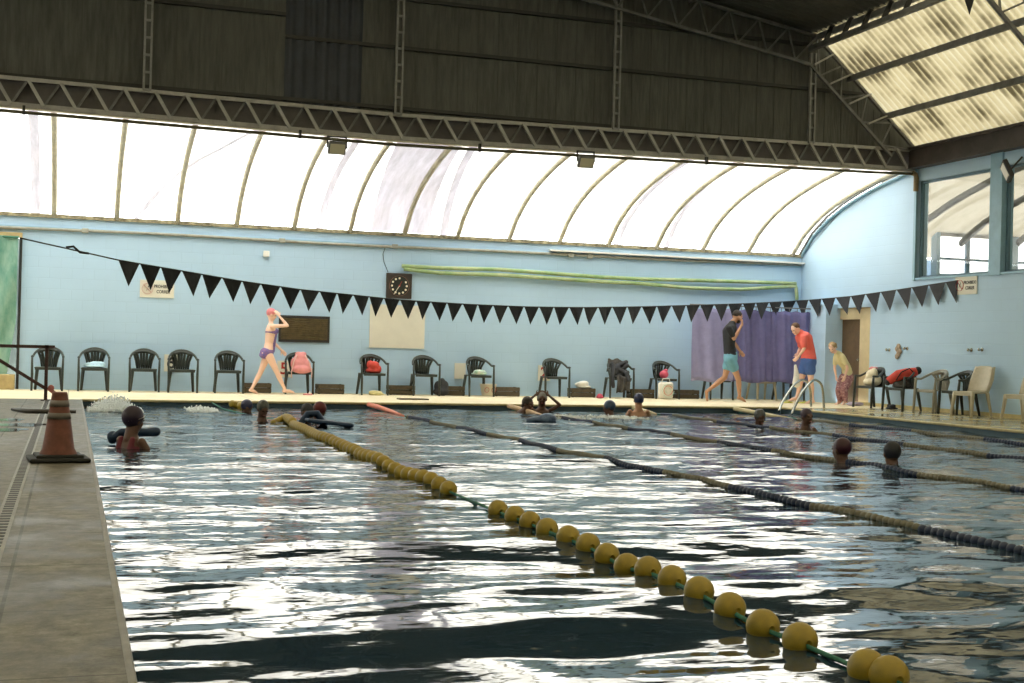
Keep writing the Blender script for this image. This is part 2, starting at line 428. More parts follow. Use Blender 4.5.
# ---------------------------------------------------------------- key dimensions
XL, XP0, XP1, XR = -6.5, .2, 12.97, 15.75
YN, YP0, YP1, YB = -8.0, -3.0, 22.2, 26.2
ZD = .1
XC = 4.6                                  # ridge line of the roof
WT = 3.36                                 # top of the back wall
YG = 22.0                                 # plane of the gable and girder
XLL = 2*XC-XR                             # left eave
PROF = [(26.2,3.36),(25.7,3.80),(25.1,4.12),(24.5,4.34),(23.96,4.49),(23.25,4.65),(22.56,4.76),(22.16,4.82)]

# ================================================================ SETTING
# basin and floor
b = MB()
b.box2((XP0,YP0,-1.3),(XP1,YP1,-1.25))
struct(b, 'floor', M_basin)
b = MB(); b.box2((XP0-.15,YP0,-1.3),(XP0,YP1,ZD-.03)); struct(b, 'wall_pool_left', M_basin)
b = MB(); b.box2((XP1,YP0,-1.3),(XP1+.15,YP1,ZD-.03)); struct(b, 'wall_pool_right', M_basin)
b = MB(); b.box2((XP0,YP1,-1.3),(XP1,YP1+.15,ZD-.03)); struct(b, 'wall_pool_far', M_basin)
b = MB(); b.box2((XLL,YP0,-.3),(XP0,YP1,ZD)); struct(b, 'floor', M_deckleft)
b = MB(); b.box2((XLL,YP1-.02,ZD-.03),(XR,YB,ZD+.003)); struct(b, 'floor', M_deckfar)
b = MB(); b.box2((XP1,YP0,ZD-.03),(XR,YP1-.02,ZD)); struct(b, 'floor', M_deckright)
b = MB(); b.box2((XLL,YN,-.3),(XR,YP0,ZD)); struct(b, 'floor', M_deckleft)
# copings
b = MB(); b.bbox((XP0-.001,(YP0+YP1)/2,ZD-.015),(.03,YP1-YP0,.04),.010); struct(b, 'trim_1', M_coping)
M_yell = mat('yellow_coping', (.62, .52, .26), .5, .25, 6)
b = MB(); b.bbox(((XP0+XP1)/2,YP1-.01,ZD-.01),(XP1-XP0,.06,.04),.012); struct(b, 'trim_2', M_yell)
b = MB(); b.bbox((XP1+.01,(YP0+YP1)/2,ZD-.01),(.06,YP1-YP0,.04),.012); struct(b, 'trim_3', M_yell)
b = MB(); b.box2((XR-.02,YN,ZD),(XR,24.0,ZD+.07)); struct(b, 'baseboard_right', M_yell)
# drainage channel along the left deck: slotted grate
g = empty('drain_channel', (-.31, 0, ZD), 0, 'slotted drain channel set in the grey deck left of the pool', 'drain')
b = MB(); b.box2((-.045,2,.0),(.045,22,.004)); b.build('channel_cover', mat('drain_cover', (.30,.29,.25), .5, .3, 8), g)
b = MB()
for k in range(180): b.box2((-.028,2.1+k*.11,.0035),(.028,2.1+k*.11+.055,.006))
b.build('slots', M_dark, g, kind='stuff')
# back wall
b = MB(); b.box2((-.9,YB,-.3),(XR+.3,YB+.25,WT)); b.box2((XLL,YB,2.98),(-.9,YB+.25,WT)); b.box2((XLL,YB,-.3),(-3.4,YB+.25,2.98))
struct(b, 'wall_back', M_wall)
b = MB(); b.box2((XLL,YB-.05,WT-.025),(XR,YB+.1,WT+.045)); struct(b, 'trim_4', mat('dirty_ledge', (.10,.085,.05), .7, .6, 10, col2=(.45,.4,.25)))
# right wall, with opening for windows and door; the part under the vault follows its curve
DY0, DY1, DZ = 23.45, 24.67, 2.16
WY0, WY1, WZ0, WZ1 = 12.0, 21.93, 2.69, 4.60
def poly_x(pts, x0, x1):
    n = len(pts); vs = [(x0, p[0], p[1]) for p in pts]+[(x1, p[0], p[1]) for p in pts]
    fs = [tuple(range(n)), tuple(range(n, 2*n))[::-1]]+[(i, (i+1) % n, (i+1) % n+n, i+n)[::-1] for i in range(n)]
    return vs, fs
b = MB()
b.add(*poly_x([(DY1,-.3),(YB,-.3),(YB,WT)]+[p for p in PROF[1:4]]+[(DY1, interp(-DY1,[-p[0] for p in PROF],[p[1] for p in PROF]))][:0]+[(DY1,4.28)], XR, XR+.25))
b.add(*poly_x([(DY0,DZ),(DY1,DZ),(DY1,4.28),(24.5,4.34),(23.96,4.49),(23.45,4.60)], XR, XR+.25))
b.add(*poly_x([(21.93,-.3),(DY0,-.3),(DY0,4.60),(23.25,4.65),(22.56,4.76),(21.93,4.84)], XR, XR+.25))
b.box2((XR,WY0,-.3),(XR+.25,WY1,WZ0)); b.box2((XR,WY0,WZ1),(XR+.25,WY1,4.9)); b.box2((XR,YN,-.3),(XR+.25,WY0,5.2))
o = struct(b, 'wall_right', M_wallr); recalc(o)
# rear and left wall of the hall (behind and beside the camera)
b = MB(); b.box2((XLL-.25,YN,-.3),(XLL,YB,2.6)); b.box2((XLL-.25,YN,4.4),(XLL,YB,5.2)); b.box2((XLL-.25,YN,2.6),(XLL,9,4.4)); struct(b, 'wall_left', M_wallr)
b = MB(); b.box2((XLL-.15,9,2.6),(XLL-.13,YB,4.4)); struct(b, 'fill_panel_left', M_vault)  # unseen translucent band, added as fill light from the left
b = MB(); b.box2((XLL,YN-.15,3.6),(XR,YN-.13,4.6)); struct(b, 'fill_panel_front', M_vault)  # unseen band added behind the camera to give front fill light
b = MB(); b.box2((XLL,YN-.25,-.3),(XR,YN,3.6)); b.box2((XLL,YN-.25,4.6),(XR,YN,8.9)); struct(b, 'wall_front', mat('rear_wall', (.25,.25,.23), .8, .3, 1))
# pillar beside the door
b = MB(); b.bbox((XR-.15,25.05,1.17),(.30,.76,2.14),.01); struct(b, 'wall_partition', M_wallr)

# door with cream reveal
d = empty('door_1', (XR, 24.06, ZD)); d['kind'] = 'structure'
b = MB(); b.bbox((.14,.235,.91),(.04,.75,1.80),.008); b.build('door_leaf', M_brown, d)
b = MB(); b.box2((.06,-.61,0),(.2,-.15,1.81)); b.box2((.06,-.61,1.81),(.2,.61,2.055)); b.build('door_frame', M_reveal, d)
b = MB(); b.ell((.10,-.05,.95),(.03,.03,.03)); b.build('door_handle', M_chrome, d)

# pale-blue strip that edges the arch of the right wall
b = MB()
pts = [(XR-.03, p[0], p[1]-.02) for p in PROF]
b.tube(pts, .035, 8); struct(b, 'trim_5', M_bluetrim, None, True)
b = MB(); b.tube([(XR-.06, p[0], p[1]+.05) for p in PROF], .03, 8); struct(b, 'trim_6', M_steel, None, True)
# moulding under the ledge (conduit sits on it)
b = MB(); b.box2((XLL,YB-.025,3.10),(XR,YB,3.16)); struct(b, 'trim_7', M_bluetrim)

# the translucent quarter vault
def prof_pt(t, off=0):
    k = t*(len(PROF)-1); i = min(int(k), len(PROF)-2); f = k-i
    y = PROF[i][0]*(1-f)+PROF[i+1][0]*f; z = PROF[i][1]*(1-f)+PROF[i+1][1]*f
    return y, z+off
win = empty('window_1', (0, 0, 0)); win['kind'] = 'structure'
XRIB = [15.49-1.131*k for k in range(20)]
b = MB()
def vf(u, v):
    y, z = prof_pt(v); x = XLL+(XR-XLL)*u
    return (x, y+.06, z+.09+.006*math.sin(x*2*PI/.076*.5))
b.grid(vf, 160, 42); b.build('translucent_sheeting', M_vault, win, True)
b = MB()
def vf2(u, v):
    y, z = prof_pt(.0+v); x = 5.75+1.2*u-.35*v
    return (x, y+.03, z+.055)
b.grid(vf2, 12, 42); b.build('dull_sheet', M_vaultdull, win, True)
for (xb_, w_, ln) in ((-.75,.16,0),(4.62,.14,.1),(7.2,.16,-.5),(11.1,.13,.0),(12.3,.12,-.3),(1.1,.10,2.3)):  # shade bars of supports behind the sheeting, painted as duller strips
    b = MB(); b.grid(lambda u, v: (xb_+w_*u+ln*v, prof_pt(v)[0]+.02, prof_pt(v)[1]+.05), 2, 42); b.build('shade_strip', M_vaultdull, win, True)
for x in XRIB:
    b = MB(); b.tube([(x+.0*t, *prof_pt(t/16, .01)) for t in range(17)], .052, 8); b.build('rib', M_rib, win, True)
# faint bars through the vault are the painted strips; no purlins stand outside
# girder wall / gable
b = MB()
GP = [(XLL,4.88),(XR,4.9),(XR,5.30),(13.4,7.42),(XC,8.9),(XLL+2.35,7.42),(XLL,5.30)]
n = len(GP)
b.add([(p[0],22.16,p[1]) for p in GP]+[(p[0],22.24,p[1]) for p in GP], [tuple(range(n)), tuple(range(n,2*n))[::-1]]+[(i,(i+1)%n,(i+1)%n+n,i+n) for i in range(n)])
recalc(struct(b, 'wall_gable', M_gable))
def corr_panel(x0, x1, z0, z1, y, pitch, amp, m, name, n=10):
    b = MB(); nu = int((x1-x0)/pitch*n)
    b.grid(lambda u, v: (x0+(x1-x0)*u, y+amp*math.cos((x1-x0)*u/pitch*2*PI), z0+(z1-z0)*v), nu, 1)
    return b.build(name, m, None, True)
o = corr_panel(3.30, 4.62, 5.12, 7.8, 22.13, .19, .022, M_gabledk, 'corrugated_panel', 12)
tag(o, 'dark blue-black corrugated sheet patch in the grey gable wall above the girder', 'wall panel')
# horizontal seams of the gable cladding
for k, (zz, xa, xb) in enumerate([(6.62, XLL+2, 3.3), (6.25, 3.3, 15.0), (7.1, 4.6, 13.4), (5.2, XLL, 15.6)]):
    b = MB(); b.box2((xa,22.10,zz-.03),(xb,22.16,zz+.03)); struct(b, 'trim_8', M_dark)
# vertical cladding laps
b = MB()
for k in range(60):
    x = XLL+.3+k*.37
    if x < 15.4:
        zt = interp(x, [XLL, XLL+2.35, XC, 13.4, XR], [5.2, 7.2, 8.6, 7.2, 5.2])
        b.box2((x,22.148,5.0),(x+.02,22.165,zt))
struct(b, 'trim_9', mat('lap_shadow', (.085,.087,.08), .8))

# roof: corrugated fibre sheets
def roof_sheet(xa, za, xb, zb, y0, y1, m, name='ceiling'):
    b = MB(); L = math.hypot(xb-xa, zb-za); nx, nz = -(zb-za)/L, (xb-xa)/L
    pitch = .17; nv = int((y1-y0)/pitch*8)
    def fn(u, v):
        y = y0+(y1-y0)*v; a = .022*math.cos(v*(y1-y0)/pitch*2*PI)
        return (xa+(xb-xa)*u+nx*a, y, za+(zb-za)*u+nz*a)
    b.grid(fn, 1, nv); return struct(b, name, m, None, True)
for sgn in (1, -1):
    e = (XC+sgn*(XR+.1-XC), 5.23); k = (XC+sgn*(13.4-XC), 7.34); r = (XC, 8.78)
    roof_sheet(e[0], e[1], k[0], k[1], YN, YG+.2, M_roof)
    roof_sheet(k[0]-sgn*-.08, k[1]-.02, r[0], r[1], YN, 19.2, M_roof)
    roof_sheet(k[0]-sgn*-.08, k[1]-.01, r[0], r[1]+.01, 19.1, YG+.2, M_roofdk)
# purlins under the right slope
def on_slope(t): return 15.75+(13.4-15.75)*t, 5.25+(7.32-5.25)*t
for s_ in (1, -1):
    for t in (.02, .33, .66, 1.0):
        x, z = on_slope(t); x = XC+s_*(x-XC)
        b = MB(); b.box2((x-.03,YN,z-.17),(x+.03,YG+.1,z-.06)); struct(b, 'trim_10', M_steel)
    for t in (.3, .65, 1):
        x = 13.4+(XC-13.4)*t; z = 7.32+1.43*t; x = XC+s_*(x-XC)
        b = MB(); b.box2((x-.03,YN,z-.15),(x+.03,YG+.1,z-.05)); struct(b, 'trim_10', M_steel)
# eave beam along the right wall, above the windows
b = MB(); b.box2((XR-.18,YN,4.87),(XR+.1,YG,5.22)); b.box2((XR-.22,YN,4.84),(XR+.1,YG,4.89)); b.box2((XR-.24,YN,5.2),(XR+.1,YG,5.25)); struct(b, 'trim_11', mat('brown_beam', (.075,.06,.055), .6, .4, 3))
b = MB(); b.box2((XLL-.1,YN,4.87),(XLL+.18,YG,5.22)); struct(b, 'trim_11', MATS['brown_beam'])

# lattice ridge-side beam at the knee (bottom chord, webs)
g = empty('knee_lattice_beam', (13.3, 0, 7.0), 0, 'dark lattice beam running under the bend of the roof at top right', 'roof beam')
b = MB(); b.box2((-.05,YN,-.06),(.05,YG,.03)); b.build('bottom_chord', M_steel, g)
b = MB()
y = YG-.5
while y > YN: b.bar((0,y,0),(.05,y-.18,.3),.10,.03); y -= .62
b.build('web_plates', M_dark, g)

# lattice rafters (portal frames)
def rafter(Y, label, inner=.55):
    g = empty('lattice_rafter', (0, Y, 0), 0, label, 'roof truss')
    out = [(XR-.05,5.2),(13.4,7.22),(XC,8.65),(2*XC-13.4,7.22),(XLL+.05,5.2)]
    inn = [(XR-.62,5.05),(13.25,6.68),(XC,8.05),(2*XC-13.25,6.68),(XLL+.62,5.05)]
    for nm, P in (('outer_chord', out), ('inner_chord', inn)):
        b = MB()
        for i in range(4): b.bar((P[i][0],0,P[i][1]),(P[i+1][0],0,P[i+1][1]),.05,.07,(0,1,0))
        b.build(nm, M_steel, g)
    b = MB()
    for i in range(4):
        L = math.hypot(out[i+1][0]-out[i][0], out[i+1][1]-out[i][1]); k = max(2, int(L/.62))
        for j in range(k):
            f0, f1 = j/k, (j+1)/k; fm = (f0+f1)/2
            o0 = [out[i][q]*(1-f0)+out[i+1][q]*f0 for q in (0,1)]; im = [inn[i][q]*(1-fm)+inn[i+1][q]*fm for q in (0,1)]
            o1 = [out[i][q]*(1-f1)+out[i+1][q]*f1 for q in (0,1)]
            b.bar((o0[0],0,o0[1]),(im[0],0,im[1]),.03); b.bar((im[0],0,im[1]),(o1[0],0,o1[1]),.03)
    b.build('lacing', M_steel, g)
rafter(21.95, 'dark lattice rafter truss against the grey gable wall')
rafter(16.8, 'near lattice rafter truss crossing the top right corner')
for Y, lab in ((11.6, 'third lattice rafter truss out from the gable wall, overhead'), (6.4, 'fourth lattice rafter truss out from the gable wall, overhead'), (1.2, 'lattice rafter truss right above the camera'), (-4, 'lattice rafter truss behind the camera')): rafter(Y, lab)
b = MB()
for (xa, ya, xb, yb) in ((814,65,834,54),(830,84,852,74),(849,104,871,94),(868,124,889,115)):
    b.bar(ony(xa,ya,21.86), ony(xb,yb,21.86), .03, .05, (0,1,0))
tag(b.build('rafter_brace', M_steellt), 'four short pale struts fixed across the gable rafter at the right roof slope', 'brace')

# lattice girder across the hall, slightly sagging, box section
GX = [XLL,-1.1,5.3,11.4,XR]; GB = [4.78,4.73,4.66,4.77,4.85]; GT = [5.19,5.14,5.06,5.15,5.21]
g = empty('lattice_girder', (0, 22.0, 0), 0, 'long grey lattice girder spanning the hall between vault and gable wall', 'girder')
xs = np.linspace(XLL, XR, 24)
for nm, Z, mm, w in (('top_chord', GT, M_steellt, .06), ('bottom_chord', GB, M_steellt, .07)):
    b = MB()
    for yy in (0, .14):
        for i in range(23): b.bar((xs[i],yy,interp(xs[i],GX,Z)),(xs[i+1]+.01,yy,interp(xs[i+1],GX,Z)),.03,w)
    b.build(nm, mm, g)
b = MB(); b2 = MB(); N = 46; st = (XR-XLL)/N
for i in range(N):
    x0 = XLL+i*st; xm = x0+st*.5; x1 = x0+st
    b = MB(); b.bar((x0,-.035,interp(x0,GX,GT)),(xm,-.035,interp(xm,GX,GB)),.05,.045,(0,1,0)); b.build('lacing_bar', M_steellt, g)
    b = MB(); b.bar((xm,.02,interp(xm,GX,GB)),(x1,.02,interp(x1,GX,GT)),.035,.035,(0,1,0)); b.build('lacing_bar', M_steel, g)
b = MB()
for i in range(23): b.bar((xs[i],.09,(interp(xs[i],GX,GB)+interp(xs[i],GX,GT))/2),(xs[i+1]+.01,.09,(interp(xs[i+1],GX,GB)+interp(xs[i+1],GX,GT))/2),.01,.46)
b.build('back_plate', mat('girder_back', (.12,.11,.11), .7, .3, 3), g)
# pipe under the girder with hangers
g = empty('ceiling_pipe', (0, 21.93, 0), 0, 'dark pipe hung on clamps just below the lattice girder', 'pipe')
b = MB(); b.tube([(x,0,interp(x,GX,GB)-.125) for x in xs[:-1]]+[(XR-.12,0,4.74),(XR-.06,0,4.70)], .028, 10); b.build('pipe_run', mat('pipe_dark', (.09,.08,.045), .5, .3, 6), g, True)
b = MB(); b.tube([(XR-.14,0,4.75),(XR-.07,0,4.73),(XR-.05,0,4.66),(XR-.05,0,4.40)], .05, 10); b.build('elbow', mat('orange_elbow', (.34,.25,.13), .5, .4, 8), g, True)
for px in (23, 300, 480, 707):
    x = ony(px, 140, 21.93).x; z = interp(x,GX,GB)
    b = MB(); b.box2((x-.02,-.035,z-.16),(x+.02,.035,z-.02)); b.build('clamp', M_dark, g)
g = None
b = MB()
for i in range(23): b.bar((xs[i],22.02,interp(xs[i],GX,GB)-.055),(xs[i+1],22.02,interp(xs[i+1],GX,GB)-.055),.10,.02)
struct(b, 'trim_12', mat('pale_sill', (.66,.62,.50), .5, .3, 5))

# lattice posts on the gable
def post(px, zt):
    M_steellt = mat('post_steel', (.30, .30, .29), .6, .4, 5)
    x = ony(px, 90, 21.95).x; z0 = interp(x,GX,GT)
    g = empty('lattice_post', (x, 21.97, z0), 0, {147:'leftmost grey lattice post rising above the girder',399:'lattice post just right of the dark corrugated patch',617:'lattice post above the girder, second from the right roof slope',813:'lattice post where the gable meets the right roof slope'}[px], 'post', 'lattice posts on the gable wall')
    for s_ in (-1, 1):
        b = MB(); b.box2((s_*.052-.016,-.03,0),(s_*.052+.016,.03,zt-z0)); b.build('flange', M_steellt, g)
    for i in range(int((zt-z0)/.28)): MB().box2((-.045,-.02,i*.28),(.045,.02,i*.28+.035)).build('batten', M_steellt, g)
for px, zt in ((147, 7.6), (399, 8.3), (617, 7.9), (813, 6.9)): post(px, zt)

# window opening on the right wall: frame, mullion, glass
gm = bpy.data.materials.new('window_glass'); gm.use_nodes = True
nt = gm.node_tree; nt.nodes.clear(); out = nt.nodes.new('ShaderNodeOutputMaterial'); mx = nt.nodes.new('ShaderNodeMixShader')
tr = nt.nodes.new('ShaderNodeBsdfTransparent'); gl = nt.nodes.new('ShaderNodeBsdfGlossy'); fr = nt.nodes.new('ShaderNodeFresnel')
tr.inputs[0].default_value = (.94, .95, .94, 1); gl.inputs['Roughness'].default_value = .02; fr.inputs[0].default_value = 1.45
ge = nt.nodes.new('ShaderNodeNewGeometry'); mu = nt.nodes.new('ShaderNodeMath'); mu.operation = 'MULTIPLY_ADD'; mu.inputs[1].default_value = -1; mu.inputs[2].default_value = 1
nt.links.new(ge.outputs['Backfacing'], mu.inputs[0]); mv = nt.nodes.new('ShaderNodeMath'); mv.operation = 'MULTIPLY'; nt.links.new(mu.outputs[0], mv.inputs[0]); nt.links.new(fr.outputs[0], mv.inputs[1])
nt.links.new(mv.outputs[0], mx.inputs[0]); nt.links.new(tr.outputs[0], mx.inputs[1]); nt.links.new(gl.outputs[0], mx.inputs[2]); nt.links.new(mx.outputs[0], out.inputs[0])
MY = 19.58
for nm, ya, yb in (('window_2', MY+.16, WY1), ('window_3', 15.6, MY-.16)):
    w = empty(nm, (XR+.1, (ya+yb)/2, WZ0)); w['kind'] = 'structure'; h = WZ1-WZ0; d2 = (yb-ya)/2
    b = MB(); b.box2((-.03,-d2,0),(.03,-d2+.05,h)); b.box2((-.03,d2-.05,0),(.03,d2,h)); b.box2((-.03,-d2,0),(.03,d2,.04)); b.box2((-.03,-d2,h-.05),(.03,d2,h))
    b.build('window_frame', M_bluesteel, w)
    b = MB(); b.box2((-.004,-d2+.05,.04),(.004,d2-.05,h-.05)); b.build('pane', gm, w)
b = MB(); b.box2((XR-.04,MY-.16,WZ0-.05),(XR+.22,MY+.16,4.86)); struct(b, 'trim_13', M_bluetrim)
b = MB(); b.box2((XR-.04,WY1,WZ0-.05),(XR+.02,WY1+.07,4.86)); struct(b, 'trim_14', M_bluetrim)
b = MB(); b.box2((XR,WY0,WZ0-.05),(XR+.22,15.6,4.86)); struct(b, 'wall_right_end', M_wallr)
b = MB(); b.box2((XR-.03,WY0,WZ0-.04),(XR+.25,WY1,WZ0)); struct(b, 'trim_15', M_bluetrim)

# neighbouring hall beyond the glass: vault on ribs, back wall with lit windows
AX0, AX1 = XR+.25, 30.
struct(MB().box2((AX0,10,-.3),(AX1,YB,0)), 'floor', M_deckfar)
b = MB(); b.box2((AX0,YB,-.3),(AX1,YB+.2,3.46)); b.box2((18.82,25.45,-.3),(24.6,25.65,3.08)); b.box2((18.82,25.45,3.08),(18.92,25.65,4.1)); b.box2((20.75,25.45,3.08),(21.1,25.65,4.1)); b.box2((18.82,25.45,4.03),(24.6,25.65,4.1))
struct(b, 'wall_beyond', M_wallr)
struct(MB().box2((AX1,10,-.3),(AX1+.2,YB,6)), 'wall_beyond_side', M_wallr)
struct(MB().box2((AX0,9.8,-.3),(AX1,10,6)), 'wall_beyond_near', M_wallr)
M_vault2 = mat('far_vault_sheet', (.60,.56,.48), .6, .3, 1.0, stretch=(2,.8,.8), trans=((.24,.23,.20), .65), col2=(.50,.46,.38))
PR2 = [(26.2,3.5),(25.6,3.95),(24.8,4.35),(23.8,4.7),(22.4,5.05),(20.5,5.35),(18,5.6),(14,5.75),(10,5.75)]
def pr2(v, off=0):
    k = v*(len(PR2)-1); i = min(int(k), len(PR2)-2); f = k-i
    return PR2[i][0]*(1-f)+PR2[i+1][0]*f, PR2[i][1]*(1-f)+PR2[i+1][1]*f+off
b = MB(); b.grid(lambda u, v: (AX0+(AX1-AX0)*u, *pr2(v)), 40, 32); struct(b, 'ceiling_beyond', M_vault2, None, True)
for k in range(9):
    x = 16.6+1.5*k
    b = MB(); b.tube([(x, *pr2(t/20, -.12)) for t in range(21)], .075, 8); struct(b, 'trim_16', mat('grey_arch', (.20,.20,.19), .6, .3, 4), None, True)
for (xa, xb) in ((18.92,20.75),(21.1,24.6)):
    w = empty('window_4', ((xa+xb)/2, 25.55, 3.08)); w['kind'] = 'structure'; hw = (xb-xa)/2
    b = MB(); b.box2((-hw,-.03,.33),(hw,.03,.38)); b.box2((-.14,-.03,0),(-.04,.03,.95)); b.box2((-hw,-.03,0),(-hw+.05,.03,.95)); b.box2((hw-.05,-.03,0),(hw,.03,.95)); b.build('window_bar', M_bluesteel, w)
    b = MB(); b.box2((-hw,.04,0),(hw,.05,.95)); b.build('pane', emis('lit_window', (1,1,1), 1.6), w)
    emis_used = 1

# ================================================================ WATER
ys = np.concatenate([np.arange(YP0, 2.5, .15), np.arange(2.5, 12, .035), np.arange(12, YP1+.04, .055)]); ys = ys[ys < YP1-.02]; ys = np.append(ys, YP1-.021)
xsw = np.linspace(XP0+.001, XP1-.001, 214)
Xg, Yg = np.meshgrid(xsw, ys); Hg = np.zeros_like(Xg); WAVES = []
for i in range(110):
    lam = 10**rng.uniform(math.log10(.22), math.log10(2.4)); th = PI/2+rng.normal(0, .27)
    if rng.random() < .12: th = rng.uniform(0, PI)
    k = 2*PI/lam; ph = rng.uniform(0, 2*PI)
    sl = .0080*(1.0 if lam > .45 else .75)
    cx_, cy_ = rng.uniform(XP0, XP1), rng.uniform(2, 22)
    WAVES.append((k, th, ph, sl, cx_, cy_))
def water_height(X, Y):
    H = 0*X
    for k, th, ph, sl, cx_, cy_ in WAVES:
        env = .7+.3*np.sin(.35*(X-cx_)+ph)*np.sin(.3*(Y-cy_)+2*ph)
        H = H+sl/k*math.sqrt(2)*env*np.sin(k*(X*math.cos(th)+Y*math.sin(th))+ph)
    return H
Hg = water_height(Xg, Yg)
def wh(x, y): return float(water_height(np.array(float(x)), np.array(float(y))))
vs = np.stack([Xg, Yg, Hg], -1).reshape(-1, 3); nx_, ny_ = len(xsw), len(ys)
idx = np.arange(nx_*ny_).reshape(ny_, nx_)
fs = np.stack([idx[:-1,:-1], idx[:-1,1:], idx[1:,1:], idx[1:,:-1]], -1).reshape(-1, 4)
me = bpy.data.meshes.new('pool_water'); me.from_pydata(vs.tolist(), [], fs.tolist()); me.materials.append(water_material())
me.polygons.foreach_set('use_smooth', [True]*len(me.polygons))
o = bpy.data.objects.new('pool_water', me); COL.objects.link(o)
tag(o, 'rippling blue-grey pool water reflecting the bright vault and dark gable', 'water', kind='stuff')

# ================================================================ WALL FITTINGS
# conduit on the back wall
g = empty('wall_conduit', (0, YB-.05, 3.12), 0, 'grey conduit running the length of the blue back wall', 'conduit')
b = MB(); b.tube([(x, 0, .012*math.sin(x*.9)+(.03 if x > 9 else 0)*min(1,(x-9)/5)) for x in np.linspace(-4, 15.7, 40)], .028, 8); b.build('pipe_run', M_pipe, g, True)
for px in (85, 282, 395, 571, 590):
    x = ony(px, 240, YB-.05).x; b = MB(); b.bbox((x,-.02,0),(.12,.06,.09),.01); b.build('junction_box', M_pipe, g)
# pale ledge on the last stretch
o = MB().box2((9.6,YB-.14,3.185),(XR,YB,3.22)).build('wall_ledge', M_white); tag(o, 'thin white ledge along the right half of the upper back wall', 'ledge')
# green yellow pipes
def wallpipe(pts, lab, r=.04):
    b = MB(); P = []
    for i in range(len(pts)-1):
        for t in range(6): f = t/6; P.append(ony(pts[i][0]*(1-f)+pts[i+1][0]*f, pts[i][1]*(1-f)+pts[i+1][1]*f, YB-.1))
    P.append(ony(*pts[-1], YB-.1)); b.tube(P, r, 10)
    o = b.build('wall_pipe', M_pipey, None, True); return tag(o, lab, 'pipe', 'green-yellow pipes on the back wall')
wallpipe([(402,266),(440,268),(500,269.5),(600,277),(640,279),(700,280.5),(750,282),(796,283.5)], 'upper green-yellow pipe on the blue back wall right of the clock')
wallpipe([(404,269),(440,273),(500,275),(600,281.5),(640,283.5),(690,288),(740,289.5),(796,286),(797,300)], 'lower green-yellow pipe sagging along the blue back wall, bending down at the corner')
# clock
c = ony(398.5, 286, YB)
g = empty('wall_clock', (c.x, YB, c.z), 0, 'square dark wall clock with white dots and pale hand on the back wall', 'clock')
b = MB(); b.bbox((0,-.035,0),(.53,.07,.52),.012); b.build('case', mat('clock_case', (.04,.03,.025), .4), g)
RX = Matrix.Rotation(PI/2, 3, 'X')
b = MB(); b.lathe([(.205,.07),(.205,.074)], 32, (0,0,0), RX); b.build('dial', mat('dial_dark', (.015,.02,.015), .4), g)
b = MB()
pr = [(.2+.01*math.cos(a), .0+.006*math.sin(a)) for a in np.linspace(0, 2*PI, 9)]
for j in range(32):
    a0, a1 = 2*PI*j/32, 2*PI*(j+1)/32; b.bar((.205*math.cos(a0),-.076,.205*math.sin(a0)),(.205*math.cos(a1),-.076,.205*math.sin(a1)),.006,.008,(0,1,0))
b.build('dial_ring', mat('ring_brown', (.25,.13,.08), .5), g)
M_dot = mat('clock_dots', (.85,.78,.62), .5)
b = MB()
for j in range(12):
    if j == 1: continue
    a = PI/2-j*PI/6; b.ell((.155*math.cos(a),-.076,.155*math.sin(a)), (.022,.006,.022))
b.build('hour_dots', M_dot, g, True)
b = MB(); b.bar((0,-.082,0),(-.115,-.082,-.18),.008,.022,(0,1,0)); b.build('minute_hand', M_dot, g)
b = MB(); b.bar((0,-.082,0),(.05,-.082,.09),.008,.018,(0,1,0)); b.ell((0,-.085,0),(.02,.006,.02)); b.build('second_hand', M_redtext, g)
b = MB(); P = [ony(388,272,YB-.01), ony(384,262,YB-.01), ony(383,254,YB-.01), ony(385,248,YB-.01)]
b.tube([Vector(p)-Vector((c.x,YB,c.z)) for p in P], .006, 6); b.build('power_cord', M_black, g)
# louvre vent
a, z = ony(279,315,YB), ony(329,343,YB)
g = empty('wall_vent', ((a.x+z.x)/2, YB, z.z), 0, 'brown slatted vent grille in a dark frame behind the walking girl', 'vent')
W, H = z.x-a.x, a.z-z.z
b = MB(); b.box2((-W/2,-.03,0),(W/2,.0,.04)); b.box2((-W/2,-.03,H-.04),(W/2,0,H)); b.box2((-W/2,-.03,0),(-W/2+.04,0,H)); b.box2((W/2-.04,-.03,0),(W/2,0,H)); b.build('vent_frame', M_dark, g)
b = MB(); k = 11
for i in range(k): b.box((0,-.018,.05+(H-.1)*(i+.5)/k),(W-.08,.028,.028), Matrix.Rotation(.5,3,'X'))
b.build('slats', mat('vent_brown', (.15,.11,.05), .6, .5, 9), g)
b = MB(); b.box2((-W/2+.02,-.008,.02),(W/2-.02,-.002,H-.02)); b.build('backing', M_dark, g)
# board
a, z = ony(370,305,YB), ony(424,348,YB)
o = MB().bbox(((a.x+z.x)/2,YB-.012,(a.z+z.z)/2),(z.x-a.x,.024,a.z-z.z+.04),.004).build('notice_board', M_cream); tag(o, 'blank cream board on the back wall below the clock', 'board')
# small box and beacon
c = ony(266,254,YB); o = MB().bbox((c.x,YB-.04,c.z),(.12,.08,.12),.015).build('wall_box', M_white); tag(o, 'small cream box high on the back wall left of the clock', 'electrical box')
